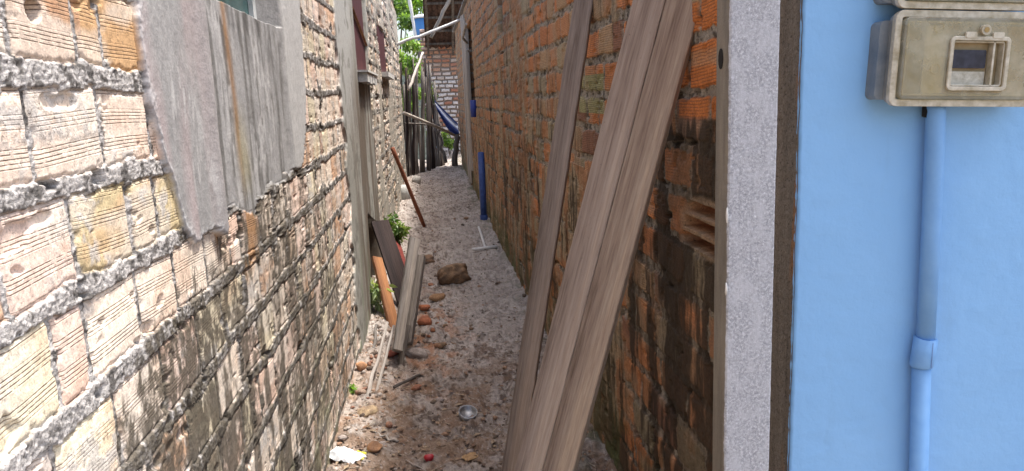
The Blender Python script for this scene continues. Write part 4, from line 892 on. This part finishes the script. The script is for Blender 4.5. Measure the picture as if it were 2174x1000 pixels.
Vv = np.stack([U, -.05 * mask - .02 * fbm(U * 20, V * 20, 923, 3), V], 1)
fast_mesh('brickwork', Vv, grid_faces(len(xs), len(zz), False), M_BRICKR, fwall, {'Col': col, 'Fx': np.stack([mask * 0, lz, r], 1)})
g = MB(); g.box((-.75, .005, -.06), (1.8, .25, 3.75)); g.build('masonry_core', bpy.data.materials['core_clay'], fwall)
# tiled lean-to whose eaves hang over the far end
lt = tag(empty('lean_to', (0, 21, 0)), 'dark tiled lean-to roof seen from below above the far brick wall', 'lean-to')
e0 = ony(907, 100, 21.0); g = MB(); nX = 60
vs = []; fs = []
for j, (yy, z) in enumerate(((0, e0.z + 2.1), (.6, e0.z + 1.7), (1.2, e0.z + 1.3), (1.8, e0.z + .9), (2.4, e0.z + .5), (2.95, e0.z + .16))):
    for i in range(nX + 1):
        x = e0.x - .05 + i * .04; vs.append((x, yy, z + .035 * math.sin(i * 2 * PI / 4.5) + .01 * math.sin(i * 3.1 + j)))
for j in range(5):
    for i in range(nX): a = j * (nX + 1) + i; fs.append((a, a + 1, a + nX + 2, a + nX + 1))
nV = len(vs); vs += [(x, y, z + .02) for (x, y, z) in vs]; fs += [tuple(i + nV for i in f)[::-1] for f in list(fs)]
obj('tiles', vs, fs, M_TILE, lt)
g = MB()
for i in range(6): y = .1 + i * .5; g.box((e0.x - .03, y, e0.z + 2.1 - .666 * y - .14), (e0.x + 1.8, y + .05, e0.z + 2.1 - .666 * y - .08))
g.build('battens', M_STAKE, lt)
g = MB()
for x in (0.05, .8, 1.5): g.add([(e0.x - .05 + x + q[0], q[1], q[2]) for q in ((0, 0, e0.z + 1.84), (.07, 0, e0.z + 1.84), (.07, 2.9, e0.z - .09), (0, 2.9, e0.z - .09), (0, 0, e0.z + 1.92), (.07, 0, e0.z + 1.92), (.07, 2.9, e0.z - .01), (0, 2.9, e0.z - .01))], [(0, 3, 2, 1), (4, 5, 6, 7), (0, 1, 5, 4), (1, 2, 6, 5), (2, 3, 7, 6), (3, 0, 4, 7)])
g.build('rafters', M_STAKE, lt)
g = MB(); g.box((e0.x + 1.75, .0, -.1), (e0.x + 1.85, .1, e0.z + 1.83)); g.build('upright', M_STAKE, lt)
# water tank on its stand
tp_ = ony(903, 37, 29); bt = ony(903, 78, 29); tk = tag(empty('water_tank', (tp_.x + .1, 29, 0)), 'blue round water tank with a white lid standing behind the fence', 'water tank')
MB().tube([(0, 0, bt.z - .3), (0, 0, bt.z + .1), (0, 0, tp_.z - .06)], [.50, .54, .60], 28).build('tank', M_('tank_blue', (.06, .22, .5)), tk, True)
MB().tube([(0, 0, tp_.z - .058), (0, 0, tp_.z), (0, 0, tp_.z + .08), (0, 0, tp_.z + .12)], [.64, .64, .45, .1], 28).build('lid', M_WHITE, tk, True)
g = MB()
for sx_ in (-.4, .4):
    for sy_ in (-.4, .4): MB().box((sx_ - .06, sy_ - .06, -.06), (sx_ + .06, sy_ + .06, bt.z - .402)).build('leg', M_STAKE, tk)
MB().box((-.6, -.6, bt.z - .40), (.6, .6, bt.z - .302)).build('platform', M_STAKE, tk)
# sheet fence behind, greenish
gf = tag(empty('panel_fence', (-.7, 21, 0)), 'weathered grey green panel fence half covered by shrubs behind the stakes', 'fence')
for i in range(9):
    z1_ = 2.2 + .3 * math.sin(i * 2.3); MB().box((-1.3 + i * .21, .01 * (i % 2), -.05), (-1.3 + i * .21 + .19, .03 + .01 * (i % 2), z1_)).build('panel', plain('panel_green', (.16, .2, .16), (.34, .38, .33), 12, .004) if i == 0 else bpy.data.materials['panel_green'], gf)

# ================================================================== VEGETATION
ML = leaf_mat('leaf_green', (.7, .8, .6), (1.2, 1.1, .8))
def leaves(name, blobs, n, size, cols, parent, seed, long=1.8):
    rng = np.random.RandomState(seed); P = []
    tot = sum(b[3] ** 2 for b in blobs)
    for (x, y, z, r) in blobs:
        k = int(n * r * r / tot) + 1; d = rng.normal(size=(k, 3)); d /= np.linalg.norm(d, axis=1)[:, None]; P.append(np.array([x, y, z]) + d * r * (rng.rand(k, 1) ** .45) * np.array([1, 1, .85]))
    P = np.concatenate(P); k = len(P)
    a = rng.normal(size=(k, 3)); a[:, 2] -= .5; a /= np.linalg.norm(a, axis=1)[:, None]; b = np.cross(a, rng.normal(size=(k, 3))); b /= np.linalg.norm(b, axis=1)[:, None]; c = np.cross(a, b)
    s = size * (.6 + .8 * rng.rand(k, 1))
    V = np.stack([P, P + a * s * long * .5 + b * s * .35 + c * s * .12, P + a * s * long, P + a * s * long * .5 - b * s * .35 + c * s * .12], 1).reshape(-1, 3)
    F = np.arange(k * 4).reshape(k, 4); cc = np.array(cols)[rng.randint(len(cols), size=k)] * (.7 + .6 * rng.rand(k, 1)); cc = np.repeat(cc, 4, axis=0)
    return fast_mesh(name, V, F, ML, parent, {'Col': cc}, False)
def tree(x, y, hgt, blobs, n, size, cols, label, seed, tr=.12):
    e = tag(empty('tree', (x, y, -.05)), label, 'tree', 'trees beyond the end of the alley'); rng = random.Random(seed)
    m = MB(); m.tube([(0, 0, 0), (.05, .02, hgt * .3), (-.04, 0, hgt * .55), (.02, .05, hgt * .8)], [tr, tr * .8, tr * .6, tr * .25], 8)
    for b in blobs: m.tube([(0, 0, hgt * rng.uniform(.3, .55)), (b[0] * .5, b[1] * .5, (b[2] + hgt * .4) / 2), (b[0], b[1], b[2])], [tr * .4, tr * .25, .01], 5)
    m.build('trunk', M_BARK, e, True); leaves('crown', blobs, n, size, cols, e, seed); return e
G1 = [(.14, .24, .07), (.20, .31, .10), (.09, .17, .05)]; G2 = [(.22, .38, .08), (.30, .46, .12), (.15, .29, .06)]; G3 = [(.22, .28, .14), (.30, .36, .20), (.14, .20, .09)]
def cl(rng, n, sx, sy, z0, z1, r): return [(rng.uniform(-sx, sx), rng.uniform(-sy, sy), rng.uniform(z0, z1), r * rng.uniform(.7, 1.2)) for _ in range(n)]
rg = random.Random(4)
c = ony(905, 10, 34); tree(c.x, 34, 6.5, cl(rg, 12, 1.2, 1., 5.2, 8.2, .8), 9000, .13, G2, 'bright yellow green leafy tree above the blue water tank', 61)
c = ony(862, 30, 30); tree(c.x - .45, 30, 5.5, cl(rg, 9, .6, .8, 4.4, 7.4, .45), 5000, .10, G1, 'mid green thin leaved tree next to the white upright pole', 62)
c = ony(840, 30, 40); tree(c.x - 2.5, 40, 8, cl(rg, 12, 2.0, 1.5, 4, 9, 1.1), 8000, .2, G1, 'tall dark green tree mostly hidden behind the pale wall end', 63, .2)
c = ony(960, 30, 44); tree(c.x + 1.5, 44, 8, cl(rg, 14, 3.0, 1.5, 4, 9, 1.2), 9000, .2, G1, 'dark green tree mostly hidden behind the tiled lean-to', 64, .2)
def shrub(x, y, z, r, n, size, cols, label, seed, cat='shrub', hgt=1.):
    e = tag(empty(cat.replace(' ', '_'), (x, y, z)), label, cat); rng = random.Random(seed); m = MB(); bl = []
    for i in range(7):
        a = rng.uniform(0, 6.3); q = (math.cos(a) * r * .6, math.sin(a) * r * .6, hgt * rng.uniform(.5, 1)); m.tube([(0, 0, 0), (q[0] * .4, q[1] * .4, q[2] * .6), q], [.012 * r * 3, .008 * r * 3, .003], 5); bl.append((q[0], q[1], q[2], r * .45))
    m.build('stem', M_BARK, e, True); leaves('foliage', bl + [(0, 0, hgt * .5, r * .6)], n, size, cols, e, seed); return e
c = ony(862, 120, 19.6); shrub(c.x - .05, 19.6, 0, .42, 2600, .06, G3 + G2, 'pale green shrub standing over the top of the stake fence', 71, hgt=c.z + .3)
c = ony(885, 150, 22.5); shrub(c.x, 22.5, 0, .5, 2600, .07, G3, 'dusty green shrub behind the stakes beneath the blue water tank', 72, hgt=c.z)
c = ony(858, 60, 24.5); shrub(c.x, 24.5, 0, .6, 2600, .08, G1 + G2, 'taller bright green shrub rising beside the white upright pole', 73, hgt=c.z)
c = onx(828, 490, LX + .15); p = ong(846, 512); shrub(-.44, 7.9, .0, .13, 620, .032, G1 + G3, 'low green weed growing at the foot of the wall behind the red board', 74, 'weed', .45)
p = ong(800, 660); shrub(LX + .07, 5.75, .0, .075, 120, .045, [(.35, .42, .30), (.45, .5, .4)], 'small pale leaved weed in the shade beside the orange board', 75, 'weed', .26)
p = ong(750, 838); shrub(p.x + .0, p.y, .0, .03, 60, .02, [(.22, .38, .10)], 'tiny bright green seedling at the foot of the pale wall', 76, 'seedling', .05)
for i, (px, py, lab) in enumerate(((893, 345, 'sunlit shrub seen through the gap in the stake fence'), (955, 320, 'yellow green weeds growing in the passage past the dark posts'))):
    c = ony(px, py, 21.5); shrub(c.x + (.2 if i == 0 else 0), 21.6, 0, .22, 700, .05, G2 + G3, lab, 80 + i, 'weed', .7)
